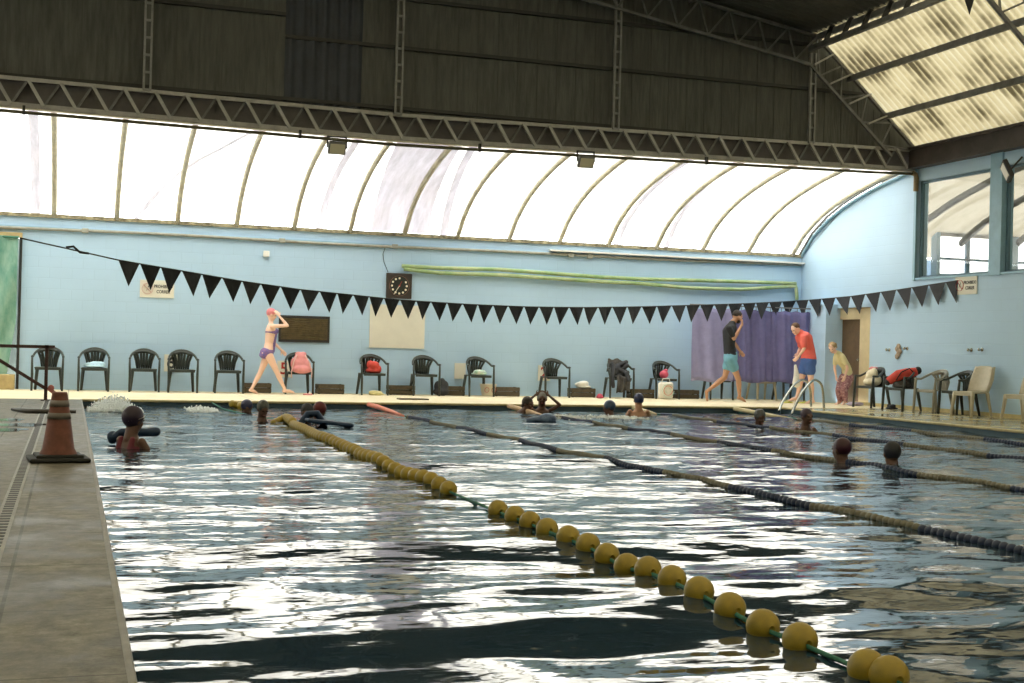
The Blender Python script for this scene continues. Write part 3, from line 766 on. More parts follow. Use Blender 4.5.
# no-running signs
def sign(loc, rz, w, h, lab):
    g = empty('warning_sign', loc, rz, lab, 'sign', 'no running signs')
    MB().bbox((0,-.01,0),(w,.02,h),.003).build('sign_board', M_cream, g)
    b = MB(); R = h*.30; cx_ = -w/2+R+.04
    for j in range(20):
        a0, a1 = 2*PI*j/20, 2*PI*(j+1)/20; b.bar((cx_+R*math.cos(a0),-.023,R*math.sin(a0)),(cx_+R*math.cos(a1),-.023,R*math.sin(a1)),.004,.02,(0,1,0))
    b.bar((cx_-R*.7,-.024,R*.7),(cx_+R*.7,-.024,-R*.7),.004,.02,(0,1,0)); b.build('prohibition_ring', M_redtext, g)
    b = MB(); s = R*.5
    b.ell((cx_+s*.3,-.022,s*.9),(s*.22,.003,s*.22)); b.bar((cx_+s*.2,-.022,s*.6),(cx_-s*.1,-.022,-s*.2),.003,s*.3,(0,1,0))
    b.bar((cx_-s*.1,-.022,-s*.2),(cx_+s*.5,-.022,-s*.6),.003,s*.2,(0,1,0)); b.bar((cx_-s*.1,-.022,-s*.2),(cx_-s*.6,-.022,-s*.9),.003,s*.2,(0,1,0)); b.bar((cx_+.1*s,-.022,s*.4),(cx_+s*.7,-.022,s*.1),.003,s*.15,(0,1,0))
    b.build('running_figure', M_dktext, g)
    tx = cx_+R+(w/2-cx_-R)/2-.005
    text('PROHIBIDO', h*.25, M_dktext, g, (tx,-.021,h*.14), (PI/2,0,0), sx=.78, bold=.002); text('CORRER', h*.25, M_dktext, g, (tx,-.021,-h*.16), (PI/2,0,0), sx=.78, bold=.002)
c = ony(157,289,YB); sign((c.x,YB,c.z), 0, .64, .34, 'cream no running sign on the back wall behind the left pennants')
sign((XR,20.38,2.49), -PI/2, .62, .34, 'cream no running sign on the right wall below the window')
# lane number plates
def plate(px, py, w, h, s, lab, m=M_cream, y=YB-.02, sz=1.0):
    c = ony(px, py, y); g = empty('lane_number_plate', (c.x, y, c.z), 0, lab, 'number plate', 'lane number plates')
    MB().bbox((0,0,0),(w,.02,h),.003).build('plate', m, g)
    if s: text(s, h*sz, M_redtext if s != '6' else M_dktext, g, (0,-.012,0), (PI/2,0,0), 'numeral', sx=1.0, bold=.006)
plate(171,363,.26,.33,'6','number plate partly hidden behind the fourth dark chair from the left')
plate(284,369,.27,.33,'5','cream plate with red 5 left of the pink bag chair')
plate(460,371,.24,.33,None,'blank cream plate on the wall left of the chair with the mint cloth')
plate(544,373,.27,.33,'2','cream plate with red 2 behind the chair left of the white bag')
c = ony(488,394,25.86); g = empty('bucket', (c.x, 25.86, ZD+.004), 0, 'white bucket with two red ring marks behind the chair with the mint cloth', 'bucket')
b = MB(); b.lathe([(.12,0),(.13,.01),(.175,.24),(.185,.245),(.18,.25),(.16,.24),(.12,.02)], 24); b.build('bucket_body', M_cream, g, True)
for q in (-.075,.075):
    b = MB()
    for j in range(14):
        a0, a1 = 2*PI*j/14, 2*PI*(j+1)/14; b.bar((q+.045*math.cos(a0),-.155-.02*math.sin(a0),.13+.055*math.sin(a0)),(q+.045*math.cos(a1),-.155-.02*math.sin(a1),.13+.055*math.sin(a1)),.006,.016,(0,1,0))
    b.build('red_ring', M_redtext, g)

# tarp doorway left
g = empty('green_tarp', (-1.0, YB-.05, .35), 0, 'translucent green tarp covering the opening at the far left', 'tarp')
b = MB(); b.grid(lambda u, v: (-2.4+2.44*u+ (.0 if v > .4 else -.14*(1-v/.4)*u), -.06+.05*math.sin(u*14+v*5)+.03*math.sin(u*31-v*9), 2.6*v), 60, 40); b.build('sheet', M_tarp, g, True)
b = MB(); b.tube([(-2.4,-.1,2.6),(.06,-.1,2.58)], .02, 8); b.build('cord', M_rope, g)
b = MB(); b.box2((-.94,YB-.03,.1),(-.89,YB+.02,2.98)); struct(b, 'trim_17', M_dark)
b = MB(); b.box2((XLL,YB-.12,2.93),(-.89,YB+.02,3.02)); struct(b, 'trim_18', M_bench)
b = MB(); b.bbox((-2.2,YB-.2,.24),(2.5,.34,.28),.02); tag(b.build('yellow_step', M_bench), 'low yellow concrete step below the green tarp', 'step')
b = MB(); b.box2((XLL,YB+1.2,0),(-.3,YB+1.3,3)); struct(b, 'wall_outside', mat('outside_dim', (.12,.13,.10), .9, .4, 2))

# shower taps on right wall
for i, (y, z, lab) in enumerate([(22.75,1.27,'small chrome tap left of the pair on the right wall nearer the door'),(22.15,1.30,'chrome tap right of the stained patch on the right wall'),(20.2,1.29,'left chrome tap of the pair above the pale chair'),(19.9,1.30,'right chrome tap of the pair above the pale chair')]):
    g = empty('shower_tap', (XR, y, z), 0, lab, 'tap', 'wall taps')
    b = MB(); b.lathe([(.035,0),(.035,.012)], 16, (0,0,0), Matrix.Rotation(-PI/2,3,'Y')); b.build('escutcheon', M_chrome, g, True)
    b = MB(); b.tube([(0,0,0),(-.06,0,0),(-.08,0,-.02)], .014, 8); b.ell((-.07,0,.0),(.03,.03,.03)); b.build('knob', M_chrome, g, True)
b = MB()
for i in range(5): b.ell((XR-.02,22.42+.05*math.sin(i*2.1),1.28-.05*i+.06),(.022,.07,.06))
tag(fuse(b, 'hanging_sponge', mat('brown_sponge', (.42,.33,.24), .9, .5, 20), None, .008, 2), 'brown and white net sponge hanging between the first two taps', 'sponge')

# curtains
def curtain(pxa, pxb, Y, lab, m, folds, zt=(2.08,2.08), zb=.5, amp=.04):
    xa = ony(pxa,340,Y).x; xb = ony(pxb,340,Y).x
    g = empty('curtain', ((xa+xb)/2, Y, zb), 0, lab, 'curtain', 'lilac curtains in the far right corner'); w = xb-xa
    b = MB(); b.grid(lambda u, v: (-w/2+w*u, amp*math.sin(u*folds*2*PI)*(1-.3*v)+amp*.4*math.sin(u*folds*4.7*PI+v*3), (zt[0]*(1-u)+zt[1]*u-zb)*v+.02*math.sin(u*9)*(1-v)-.03*abs(math.sin(u*folds*PI*1.5))*v), 70, 16)
    b.build('cloth', m, g, True, solid=.006)
    b = MB()
    for i in range(6): b.tube([(-w/2+w*(i+.1)/5.3*.95,0,zt[0]-zb-.03),(-w/2+w*(i+.1)/5.3*.95,0,zt[0]-zb+.05)], .008, 6)
    b.build('hooks', M_steel, g)
curtain(692, 734, 25.28, 'lilac curtain panel painted as brightly lit, leftmost behind the man in black', M_purple_lit, 1.5)
curtain(733, 773, 25.30, 'lilac curtain panel directly behind the man in black', M_purple, 2.5)
curtain(772, 816, 25.28, 'lilac curtain panel behind the man in the coral shirt', M_purple, 2.5)
b = MB(); P = [(ony(690,306,25.29).x,25.29,2.14),(ony(816,306,25.29).x+.1,25.29,2.14)]; b.tube(P, .012, 8); tag(b.build('curtain_rail', M_steel), 'thin rail carrying the lilac curtains', 'curtain rail')

# floodlights
def flood(px, py, Y, lab, tilt=.5, rz=0, w=.30, h=.22):
    c = ony(px, py, Y); g = empty('floodlight', c, rz, lab, 'floodlight', 'floodlights under the girder')
    R = Matrix.Rotation(tilt, 3, 'X')
    b = MB(); b.bbox((0,0,0),(w,.08,h),.015,R); b.build('housing', M_steel, g)
    b = MB(); b.bbox(R @ Vector((0,-.043,0)),(w*.84,.008,h*.8),.003,R); b.build('glass', mat('flood_glass', (.62,.58,.42), .3), g)
    b = MB(); b.bar((-w/2-.01,0,0),(-w/2-.01,.03,h/2+.08),.012,.03,(1,0,0)); b.bar((w/2+.01,0,0),(w/2+.01,.03,h/2+.08),.012,.03,(1,0,0)); b.box2((-w/2-.02,.0,h/2+.07),(w/2+.02,.05,h/2+.09)); b.build('bracket', M_dark, g)
flood(337,148,21.9,'floodlight under the girder, left one', .55)
flood(586,162,21.9,'floodlight hanging under the middle of the girder', .55)
c = onx(1007,171,XR-.25)
g = empty('floodlight', c, -PI/2-.5, 'floodlight on a bracket at the top of the right window', 'floodlight')
R = Matrix.Rotation(-.35, 3, 'Y') @ Matrix.Rotation(.35, 3, 'X')
b = MB(); b.bbox((0,0,0),(.30,.08,.34),.015,R); b.build('housing', M_dark, g)
b = MB(); b.bbox(R @ Vector((0,-.043,0)),(.22,.008,.26),.003,R); b.build('glass', mat('flood_glass2', (.62,.56,.42), .3), g)
b = MB(); b.bar((0,.04,0),(.0,.25,.25),.03); b.build('bracket', M_dark, g)

# ================================================================ CHAIRS
def arc_path(n=28, w=.27, seat=.43, top=.80, arm=.63, dep=.22):
    """armrest path: front-left post top, round the back, to front right"""
    P = []
    for i in range(n+1):
        a = PI*i/n; s = math.sin(a)
        P.append(Vector((-w*math.cos(a)*1.0, -dep+(dep*2.0)*s**.8, arm+(top-arm)*max(0, s-.25)**.9/.75**.9)))
    return P
def make_armchair(m, name='resin_armchair'):
    g = empty(name, (0,0,0))
    b = MB(); b.bbox((0,0,.425),(.46,.42,.022),.01); b.box2((-.22,-.215,.385),(.22,-.195,.425)); b.build('seat', m, g, False)
    b = MB(); P = arc_path(); b.tube(P, .022, 8, ell=1.0); b.build('armrest_rail', m, g, True)
    b = MB()
    top = [p for p in P]
    for k in range(7):
        t = (k-3)/3; x = .15*t
        q = min(top, key=lambda p: abs(p.x-.20*t) + (9 if p.y < 0 else 0))
        pts = [Vector((x*.8, .19, .43)), Vector((x*.95, .215, .58)), Vector((q.x, q.y, q.z))]
        b.tube([pts[0], pts[0].lerp(pts[1],.5), pts[1], pts[1].lerp(pts[2],.5)+Vector((0,.005,0)), pts[2]], [.016,.019,.021,.022,.024], 6, side=(1,0,0), ell=1.15)
    # solid top band of the back
    tb = [p for p in P if p.y > .12]
    b.tube([p-Vector((0,.004,.035)) for p in tb], .035, 8, ell=1.0)
    b.build('backrest', m, g, True)
    for sx in (-1, 1):
        b = MB(); b.tube([(sx*.265,-.245,.0),(sx*.262,-.23,.30),(sx*.268,-.215,.50),(sx*.27,-.20,.635)], [.026,.032,.027,.024], 8, side=(1,0,0), ell=.75); b.build('leg', m, g, True)
        b = MB(); b.tube([(sx*.235,.27,.0),(sx*.215,.22,.25),(sx*.20,.19,.43)], [.024,.030,.034], 8); b.build('leg', m, g, True)
    return g
chair0 = make_armchair(M_chair)
chairp = make_armchair(M_chairw)
used = {}
def place(proto, loc, rz, label, group, scale=1.0):
    o = proto if not used.get(proto.name) else copy_tree(proto)
    used[proto.name] = 1
    o.location = loc; o.rotation_euler = (0, 0, rz); tag(o, label, 'chair', group)
    return o
CH = [(48,'dark resin armchair nearest the green tarp, behind the red handrail'),(94,'dark resin armchair with a pale blue towel on its seat'),(144,'empty dark resin armchair, third from the left along the back wall'),
      (182,'dark resin armchair standing in front of the number 6 plate'),(228,'dark resin armchair just left of the walking girl'),(298,'dark resin armchair holding the pink drawstring bag'),
      (372,'dark resin armchair holding the red bundle, below the cream board'),(424,'empty dark resin armchair just right of the cream board'),(478,'dark resin armchair with a mint and white cloth on the seat'),
      (554,'empty dark resin armchair beside the number 2 plate'),(619,'dark resin armchair draped with dark jackets'),(664,'dark resin armchair with a pink ball and striped bag, next to the curtain'),
      (717,'dark chair behind the leftmost lilac curtain, only its legs showing'),(788,'dark chair behind the right curtain panel, only its legs showing')]
CG = 'dark resin armchairs along the back wall'
CHX = {}
for px, lab in CH:
    x = ony(px, 375, 25.72).x; CHX[px] = x
    place(chair0, (x, 25.72+random.uniform(-.03,.03), ZD), random.uniform(-.06,.06), lab, CG)
# right wall chairs face the pool (-X)
RC = [(chair0,872,15.24,-PI/2+.12,'dark armchair by the door with a cream towel over it'),
      (chair0,902,15.26,-PI/2+.16,'dark armchair on the right with a red bag lying across it'),
      (chairp,934,15.22,-PI/2+.08,'grey-brown armchair right of the one with the red bag'),
      (chair0,959,15.40,-PI/2+.0,'dark armchair half hidden behind the tall beige chair')]
RCP = []
for pr_, px, x, rz, lab in RC:
    y = onx(px, 395, x).y; RCP.append((x, y))
    place(pr_, (x, y, ZD), rz, lab, 'armchairs along the right wall')
def make_sidechair(m):
    g = empty('plastic_side_chair', (0,0,0))
    b = MB(); b.bbox((0,0,.43),(.44,.42,.03),.012); b.box2((-.21,-.21,.37),(.21,-.19,.43)); b.build('seat', m, g)
    b = MB(); b.grid(lambda u, v: ((.40+.05*math.sin(v*PI))*(u-.5), .20+.16*v+.04*(1-(2*u-1)**2)-.03, .43+.47*v-.03*(2*u-1)**4*v), 14, 12); b.build('backrest', m, g, True, solid=.02)
    b = MB()
    for s_ in (-1,1): b.tube([(s_*.21,.17,.43),(s_*.235,.27,.66),(s_*.20,.345,.89)], [.024,.022,.02], 8)
    b.build('back_frame', m, g, True)
    for sx in (-1,1):
        b = MB(); b.tube([(sx*.235,-.24,0),(sx*.21,-.20,.30),(sx*.20,-.185,.43)], [.024,.032,.036], 8); b.build('leg', m, g, True)
        b = MB(); b.tube([(sx*.23,.27,0),(sx*.21,.22,.25),(sx*.20,.18,.43)], [.022,.028,.034], 8); b.build('leg', m, g, True)
    return g
side0 = make_sidechair(M_chairb)
place(side0, (15.20,onx(971,395,15.20).y,ZD), -PI/2+.18, 'tall-backed beige plastic chair on the right deck below the taps', 'beige plastic chairs', 1)
place(side0, (15.25,onx(1023,395,15.25).y,ZD), -PI/2+.15, 'beige plastic chair cut off by the right edge of the picture', 'beige plastic chairs')
place(side0, (ony(762,375,25.72).x,25.72,ZD), 0, 'beige chair behind the middle curtain panel, only its legs showing', 'beige plastic chairs')

# ================================================================ THINGS ON AND UNDER CHAIRS
def cloth_pile(name, c, size, m, label, cat, seed=0, n=7, voxel=.014, rot=0):
    rr = random.Random(seed); b = MB()
    for i in range(n):
        a = rr.uniform(0, 2*PI); r = rr.uniform(0, .55)
        b.ell((size[0]*.5*r*math.cos(a), size[1]*.5*r*math.sin(a), size[2]*rr.uniform(.3,.7)), (size[0]*rr.uniform(.2,.34), size[1]*rr.uniform(.2,.34), size[2]*rr.uniform(.25,.42)), R=Matrix.Rotation(rr.uniform(-.4,.4),3,'X'))
    b.ell((0,0,size[2]*.22),(size[0]*.48,size[1]*.46,size[2]*.24))
    o = fuse(b, name, m, None, voxel, 1); o.location = c; o.rotation_euler = (0,0,rot)
    return tag(o, label, cat)
ZS = ZD+.436
cloth_pile('towel', (CHX[94],25.68,ZS), (.40,.34,.13), M_bluecloth, 'pale blue and white towel lying on the second chair from the left', 'towel', 1)
cloth_pile('clothes_bundle', (CHX[372]+.02,25.68,ZS), (.34,.30,.24), M_red, 'red bundle of clothes on the chair below the cream board', 'clothes', 2)
cloth_pile('towel', (CHX[478],25.66,ZS), (.36,.32,.12), M_mint, 'mint green and white towel on the chair left of the number 2 plate', 'towel', 3)
cloth_pile('yellow_cloth', (ony(376,388,25.5).x,25.45,ZD+.003), (.36,.22,.10), mat('yellow_rag', (.70,.62,.30), .8, .3, 9), 'crumpled yellowish cloth on the deck under the red bundle chair', 'cloth', 4)
# pink drawstring bag
g = empty('drawstring_bag', (CHX[298]+.02, 25.55, ZS), 0, 'pink drawstring bag hanging over the front of a dark chair', 'bag')
b = MB(); b.ell((0,.02,.12),(.19,.10,.17)); b.ell((0,.04,.26),(.13,.08,.12)); b.ell((.02,-.04,.05),(.21,.10,.09)); b.ell((-.04,.05,.345),(.075,.055,.05)); b.ell((.05,.05,.35),(.07,.055,.045)); b.ell((-.13,.0,.16),(.07,.08,.12)); b.ell((.12,-.03,.10),(.08,.07,.13))
o = fuse(b, 'bag_body', M_pink, g, .014, 2)
b = MB()
for s_ in (-1,1): b.tube([(s_*.08,0,.33),(s_*.15,-.09,.20),(s_*.20,-.13,.0),(s_*.19,-.14,-.12)], .010, 6)
b.build('cord', mat('pale_cord', (.75,.5,.45), .8), g, True)
# jackets over chair 619
g = empty('jackets', (CHX[619],25.72,ZS), 0, 'dark grey and brown jackets heaped over a chair left of the curtain', 'jacket')
b = MB(); rj = random.Random(5)
JP = [(.27,.12),(.26,.34),(.19,.40),(.10,.30),(.06,.12),(-.10,.05),(-.25,.03),(-.29,-.26)]
def jk(u, v):
    k = v*6.999; i = int(k); f = k-i; y = JP[i][0]*(1-f)+JP[i+1][0]*f; z = JP[i][1]*(1-f)+JP[i+1][1]*f
    return (-.18+.34*u+.03*math.sin(v*9+u*2), y+.02*math.sin(u*13+v*5), z+.02*math.sin(u*9+v*7)-(.12*abs(u-.6) if v > .85 else 0))
b.grid(jk, 30, 30)
b.build('hanging_jacket', M_grey, g, True, solid=.03)
b = MB()
for k in range(8): b.capsule([(rj.uniform(-.18,.05),rj.uniform(-.1,.1),rj.uniform(.05,.3)),(rj.uniform(-.05,.2),rj.uniform(-.12,.12),rj.uniform(.05,.36))],[.05,.045],8)
b.capsule([(-.19,-.12,.25),(-.24,-.20,.02),(-.22,-.22,-.18)],[.05,.05,.04],8); b.capsule([(.10,-.18,.1),(.12,-.25,-.05)],[.05,.05],8)
fuse(b, 'folded_jacket', M_black2, g, .013, 1)
# pink ball + striped bag at 664
b = MB(); b.ell((0,0,.09),(.10,.09,.09),nu=16,nv=12); b.ell((.03,-.02,.18),(.05,.05,.03)); o = fuse(b,'pink_ball',mat('hot_pink',(.80,.12,.20),.5,.3,8),None,.01,1); o.location = (CHX[664]-.03,25.66,ZS); tag(o, 'hot pink rubber ball-like bag on the seat of the last chair before the curtain', 'bag')
g = empty('striped_bag', (ony(665,386,25.35).x, 25.32, ZD+.003), 0, 'white beach bag with red and green swirls standing in front of the last chair', 'bag')
b = MB(); b.bbox((0,0,.19),(.34,.12,.36),.05); b.build('bag_body', M_whitecloth, g, True)
for rr_, mm in ((.14, M_mint), (.10, M_pinkfloat), (.055, M_mint)):
    b = MB()
    for j in range(22):
        a0, a1 = 2*PI*j/24+.5, 2*PI*(j+1)/24+.5; b.bar((.03+rr_*math.cos(a0),-.063,.19+rr_*math.sin(a0)),(.03+rr_*math.cos(a1),-.063,.19+rr_*math.sin(a1)),.006,.028,(0,1,0))
    b.build('swirl', mm, g)
b = MB()
b.tube([(-.10,0,.36),(-.07,-.02,.44),(.07,-.02,.44),(.10,0,.36)], .010, 6); b.build('handle', M_whitecloth, g, True)
# wooden crates
def make_crate():
    g = empty('wooden_crate', (0,0,0))
    w, d, h = .52, .30, .19
    b = MB()
    for k in range(2):
        z = .05+k*.095
        b.bbox((0,-d/2,z),(w,.014,.082),.004); b.bbox((0,d/2,z),(w,.014,.082),.004); b.bbox((-w/2,0,z),(.014,d,.082),.004); b.bbox((w/2,0,z),(.014,d,.082),.004)
    b.build('side_boards', M_wood, g)
    b = MB()
    for sx in (-1,1):
        for sy in (-1,1): b.box((sx*(w/2-.02),sy*(d/2-.02),h/2),(.035,.035,h))
    b.build('corner_posts', M_wooddk, g)
    MB().box((0,0,.012),(w-.02,d-.02,.012)).build('bottom', M_wooddk, g)
    MB().box((0,0,h-.02),(w-.04,d-.04,.012)).build('lid', M_wooddk, g)
    return g
cr0 = make_crate(); used_c = False
for px, lab in ((257,'brown wooden crate between the walking girl\'s feet'),(330,'brown wooden crate between the pink bag chair and the red bundle chair'),(401,'brown wooden crate below the cream board'),(451,'brown wooden crate with a dark bag leaning on it'),(506,'brown wooden crate beside the white plate with red marks'),(582,'brown wooden crate with a white bag on top'),(641,'brown wooden crate between the jacket chair and the last chair'),(686,'brown wooden crate at the left foot of the curtain')):
    o = copy_tree(cr0) if used_c else cr0; used_c = True
    o.location = (ony(px,388,25.9).x, 25.93, ZD+.004); o.rotation_euler = (0,0,random.uniform(-.05,.05)); tag(o, lab, 'crate', 'wooden crates along the back wall')
cloth_pile('white_bag', (ony(584,380,25.93).x,25.93,ZD+.19), (.36,.24,.15), M_whitecloth, 'crumpled white plastic bag lying on a wooden crate', 'bag', 5)
cloth_pile('dark_bag', (ony(441,382,25.72).x,25.70,ZD+.004), (.36,.24,.36), M_black2, 'dark bag slumped against a crate right of the empty chair', 'bag', 8)
cloth_pile('pink_shoe_bag', (ony(601,393,25.3).x,25.35,ZD+.004), (.18,.14,.10), mat('raspberry', (.55,.07,.13), .7, .3, 9), 'small raspberry pink bag on the deck right of the white bag crate', 'bag', 6)
cloth_pile('cream_towel', (RCP[0][0]-.02,RCP[0][1]-.02,ZS), (.38,.38,.38), mat('cream_towel', (.80,.72,.55), .85, .1, 7), 'cream towel heaped over the chair by the door', 'towel', 9, 9)
cloth_pile('pink_hat', (RCP[0][0]+.02,RCP[0][1],ZS+.33), (.20,.20,.07), M_pink, 'small pink cloth on top of the cream towel', 'cloth', 12, 4)
g = empty('sports_bag', (RCP[1][0], RCP[1][1], ZS), 0, 'red sports bag sprawled across a dark chair on the right deck', 'bag')
b = MB(); b.capsule([(-.20,.10,.14),(-.08,.02,.24),(.06,-.05,.28),(.18,-.12,.31)], [.085,.105,.10,.09], 12); fuse(b, 'bag_body', M_red, g, .013, 2)
b = MB(); b.ell((.24,-.15,.34),(.07,.08,.08)); b.ell((-.25,.12,.10),(.05,.07,.07)); fuse(b, 'end_panel', M_black, g, .012, 1)
b = MB(); b.tube([(-.16,-.02,.14),(-.10,-.10,.30),(.04,-.16,.38),(.12,-.18,.30)], .012, 6); b.build('handle', M_black, g, True)
cloth_pile('dark_clothes', (RCP[1][0]-.02,RCP[1][1]-.02,ZS-.01), (.40,.42,.16), M_grey, 'dark and tan clothes under the red sports bag', 'clothes', 14, 9)
cloth_pile('black_shoes', (RCP[1][0]-.05,RCP[1][1]+.25,ZD+.002), (.26,.30,.10), M_black, 'black shoes on the deck below the red bag chair', 'shoes', 15, 4)
cloth_pile('sandals', (ony(855,404,23.3).x,23.3,ZD+.004), (.42,.24,.09), mat('lilac_rubber', (.50,.42,.55), .6, .4, 9), 'pale lilac sandals on the deck by the bending woman', 'sandals', 16, 5)
# flip flops by the man in coral
for i, (px, py) in enumerate(((787,401),(800,401))):
    c = ony(px, py, 24.35); g = empty('flip_flop', (c.x, 24.3-.12*i, ZD+.003), .3-.9*i, ('left','right')[i]+' yellow-green flip flop near the feet of the man in coral', 'flip flop', 'yellow-green flip flops')
    b = MB(); b.lathe([(.055,0),(.06,.01),(.055,.025)], 16); b.v = [(v[0]*2.3, v[1]*.85, v[2]) for v in b.v]; b.build('sole', mat('lime_rubber', (.62,.62,.10), .6), g, True)
    b = MB(); b.tube([(.06,0,.02),(.0,.03,.05),(-.04,.045,.02)], .008, 6); b.tube([(.06,0,.02),(.0,-.03,.05),(-.04,-.045,.02)], .008, 6); b.build('strap', MATS['lime_rubber'], g, True)
# small mat / grate on far deck
o = MB().bbox((ony(405,398.5,24.2).x,23.6,ZD+.015),(.56,.26,.025),.01).build('grate_cover', M_wood); tag(o, 'flat brown grate lying on the far deck below the cream board', 'grate')
g = empty('pink_slipper', (ony(307,391,25.2).x,25.1,ZD+.003), .2, 'small pink slipper on the deck under the pink bag chair', 'slipper')
b = MB(); b.lathe([(.045,0),(.05,.012),(.045,.03)], 14); b.v = [(v[0]*2, v[1]*.9, v[2]) for v in b.v]; b.build('sole', M_pink, g, True)
b = MB(); b.tube([(.03,-.04,.02),(.04,0,.06),(.03,.04,.02)], .015, 6); b.build('strap', M_whitecloth, g, True)

# ================================================================ PENNANTS
PX = [118,139.7,160.6,181.6,201.8,222,242,260.7,280.4,300.3,319.3,336.9,353,369,383.7,399.8,416,430.7,446.9,462.4,477.6,493,508,523.9,539,553.7,569,583.5,598,612,627,641.5,656.7,671.4,686,700,714,728,742.5,755.7,769,782,796,808.5,821.5,835.6,850.7,865.5,880.6,896.4,911.5,928.7,945.6,958.6]
def topy(x): return interp(x, [20,118,200,240,300,400,470,530,583,640,700,740,780,810,850,900,958], [238,260,274,281,289.5,300,304.5,307,307.5,306.8,305,303.8,302,300,296.5,289.5,280.5])
def penh(x): return interp(x, [118,160,240,300,400,500,600,700,770,835,896,958], [24.6,24.5,22,21,18.5,17.8,17.5,17,16.5,17.6,20.4,22.5])
PA, PB_, PC_ = Vector((-.7,19.2,0)), Vector((15.35,25.6,0)), Vector((XR-.03,20.6,0))
def on_line(px, py):
    d = ray(px, py)
    for A, B in ((PA, PB_), (PB_, PC_)):
        e = B-A; den = d.x*e.y-d.y*e.x
        if abs(den) < 1e-9: continue
        t = (A.x*e.y-A.y*e.x)/den; q = CAM+d*t
        s = ((q.x-A.x)*e.x+(q.y-A.y)*e.y)/e.length_squared
        if t > 0 and -.2 <= s <= 1.0: return q
    return CAM+d*(20.6/d.y)
pen = empty('pennant_string', (0,0,0), 0, 'long sagging string of black triangular pennants across the whole pool', 'pennants')
b = MB(); b.tube([on_line(x, topy(x)) for x in [20,60,90]+PX+[960]], .010, 6); b.build('cord', M_black2, pen, True)
b = MB(); p = on_line(77, topy(77)); b.tube([p+Vector((-.15,0,.04)),p+Vector((-.05,0,.06)),p+Vector((.04,0,-.02)),p+Vector((.16,0,-.03))], .016, 6); b.build('knot', M_black, pen, True)
for i in range(len(PX)-1):
    x0, x1 = PX[i]+.4, PX[i+1]-.2; h = penh((x0+x1)/2); tx = x0+(x1-x0)*(.5+.10*math.sin(i*2.7))-(.5 if x0 < 800 else -2.5)
    a_, c_ = on_line(x0, topy(x0)), on_line(x1, topy(x1)); q = on_line(tx, topy(tx)+h)
    m_ = (a_+c_)/2; w_ = Vector((0, .03*math.sin(i*1.9), 0)); q = q+w_
    b = MB(); 
    def tri(u, v, a_=a_, c_=c_, q=q):
        e = a_.lerp(c_, u); return e.lerp(q, v)+Vector((0, .012*math.sin(u*6+i)*math.sin(v*PI), 0))
    b.grid(tri, 4, 4); b.build('pennant', M_black if i % 3 else M_black2, pen, False, solid=.003)
# anchor post for the string, and a second string nearer the camera (one pennant in view)
g = empty('pennant_string', (0,0,0), 0, 'lone black pennant hanging at the very top right', 'pennants')
P = [ony(930,-45,14.5), ony(960,-14,14.5), ony(978,-13,14.5), ony(1030,-25,14.5)]
b = MB(); b.tube(P, .008, 6); b.build('cord', M_black2, g)
b = MB(); b.add([P[1], P[2], ony(969.5,15,14.5), P[1]+Vector((0,.004,0)), P[2]+Vector((0,.004,0)), ony(969.5,15,14.504)], [(0,2,1),(3,4,5),(0,1,4,3),(1,2,5,4),(2,0,3,5)]); b.build('pennant', M_black, g)

# ================================================================ LANE ROPES
# big yellow balls
g = empty('lane_rope', (2.7, 0, 0), 0, 'lane rope of big yellow ball floats on a green cord, nearest the left deck', 'lane rope')
fl_px = [(498,511),(515,518),(530,524),(547,531),(568,541),(588,547),(607,555),(627,564),(648,573),(672,583),(699,596),(730,610),(763,625),(800,640),(867,670),(889,676)]
r0 = .069
prof = []
for k in range(15):
    a = PI*k/14; prof.append((max(.014, r0*math.sin(a)), r0*.97*math.cos(a)))
prof = [(.011, prof[0][1]-.012)]+prof+[(.011, prof[-1][1]+.012)]
fm = MB().lathe(prof[::-1], 22, (0,0,0), Matrix.Rotation(PI/2,3,'X')).mesh('float', M_float, True)
def add_float(x, y, z, rz=0, s=1.0):
    o = bpy.data.objects.new('float', fm); COL.objects.link(o); o.parent = g; o.location = (x-2.7, y, z+.7*wh(x, y)); o.rotation_euler = (0, 0, rz); o.scale = (s,s,s)
pos = []
for (px, py) in fl_px:
    q = onz(px, py-1, .022); pos.append((q.x, q.y))
for i, (x, y) in enumerate(pos): add_float(x, y, .024, random.uniform(-.06,.1))
far = []
y = 9.55; k = 0
while y < 18.2 and k < 70:
    x = 2.745+.02*math.sin(y)+(0 if y < 15 else .04*(y-15))
    far.append((x, y)); y += (.235 if k < 12 else (.20 if k < 24 else .165)); k += 1
for i, (x, y) in enumerate(far): add_float(x, y, .026+(.03 if y > 17.3 else 0), random.uniform(-.1,.1), .98 if i < 30 else .92)
for t in range(5):   # tangled end
    add_float(2.86-.055*t, 18.25-.10*t, .065-.018*t, 1.0, .72)
for t in range(5):
    q = onz(246-5.5*t, 408.5-1.3*t, .02); add_float(q.x, min(q.y,21.9), .03+.01*t, 1.0, .9)
allp = sorted(pos+far, key=lambda p: p[1])
b = MB(); b.tube([(2.62-2.7,-2.9,.02),(2.60-2.7,2.5,.0)]+[(p[0]-2.7,p[1],.012+.7*wh(p[0],p[1])) for p in allp]+[(.1,18.3,.02),(-.1,20,-.01),(-.35,21.5,.01),(-.45,22.18,.08)], .010, 8); b.build('cord', M_rope, g, True)

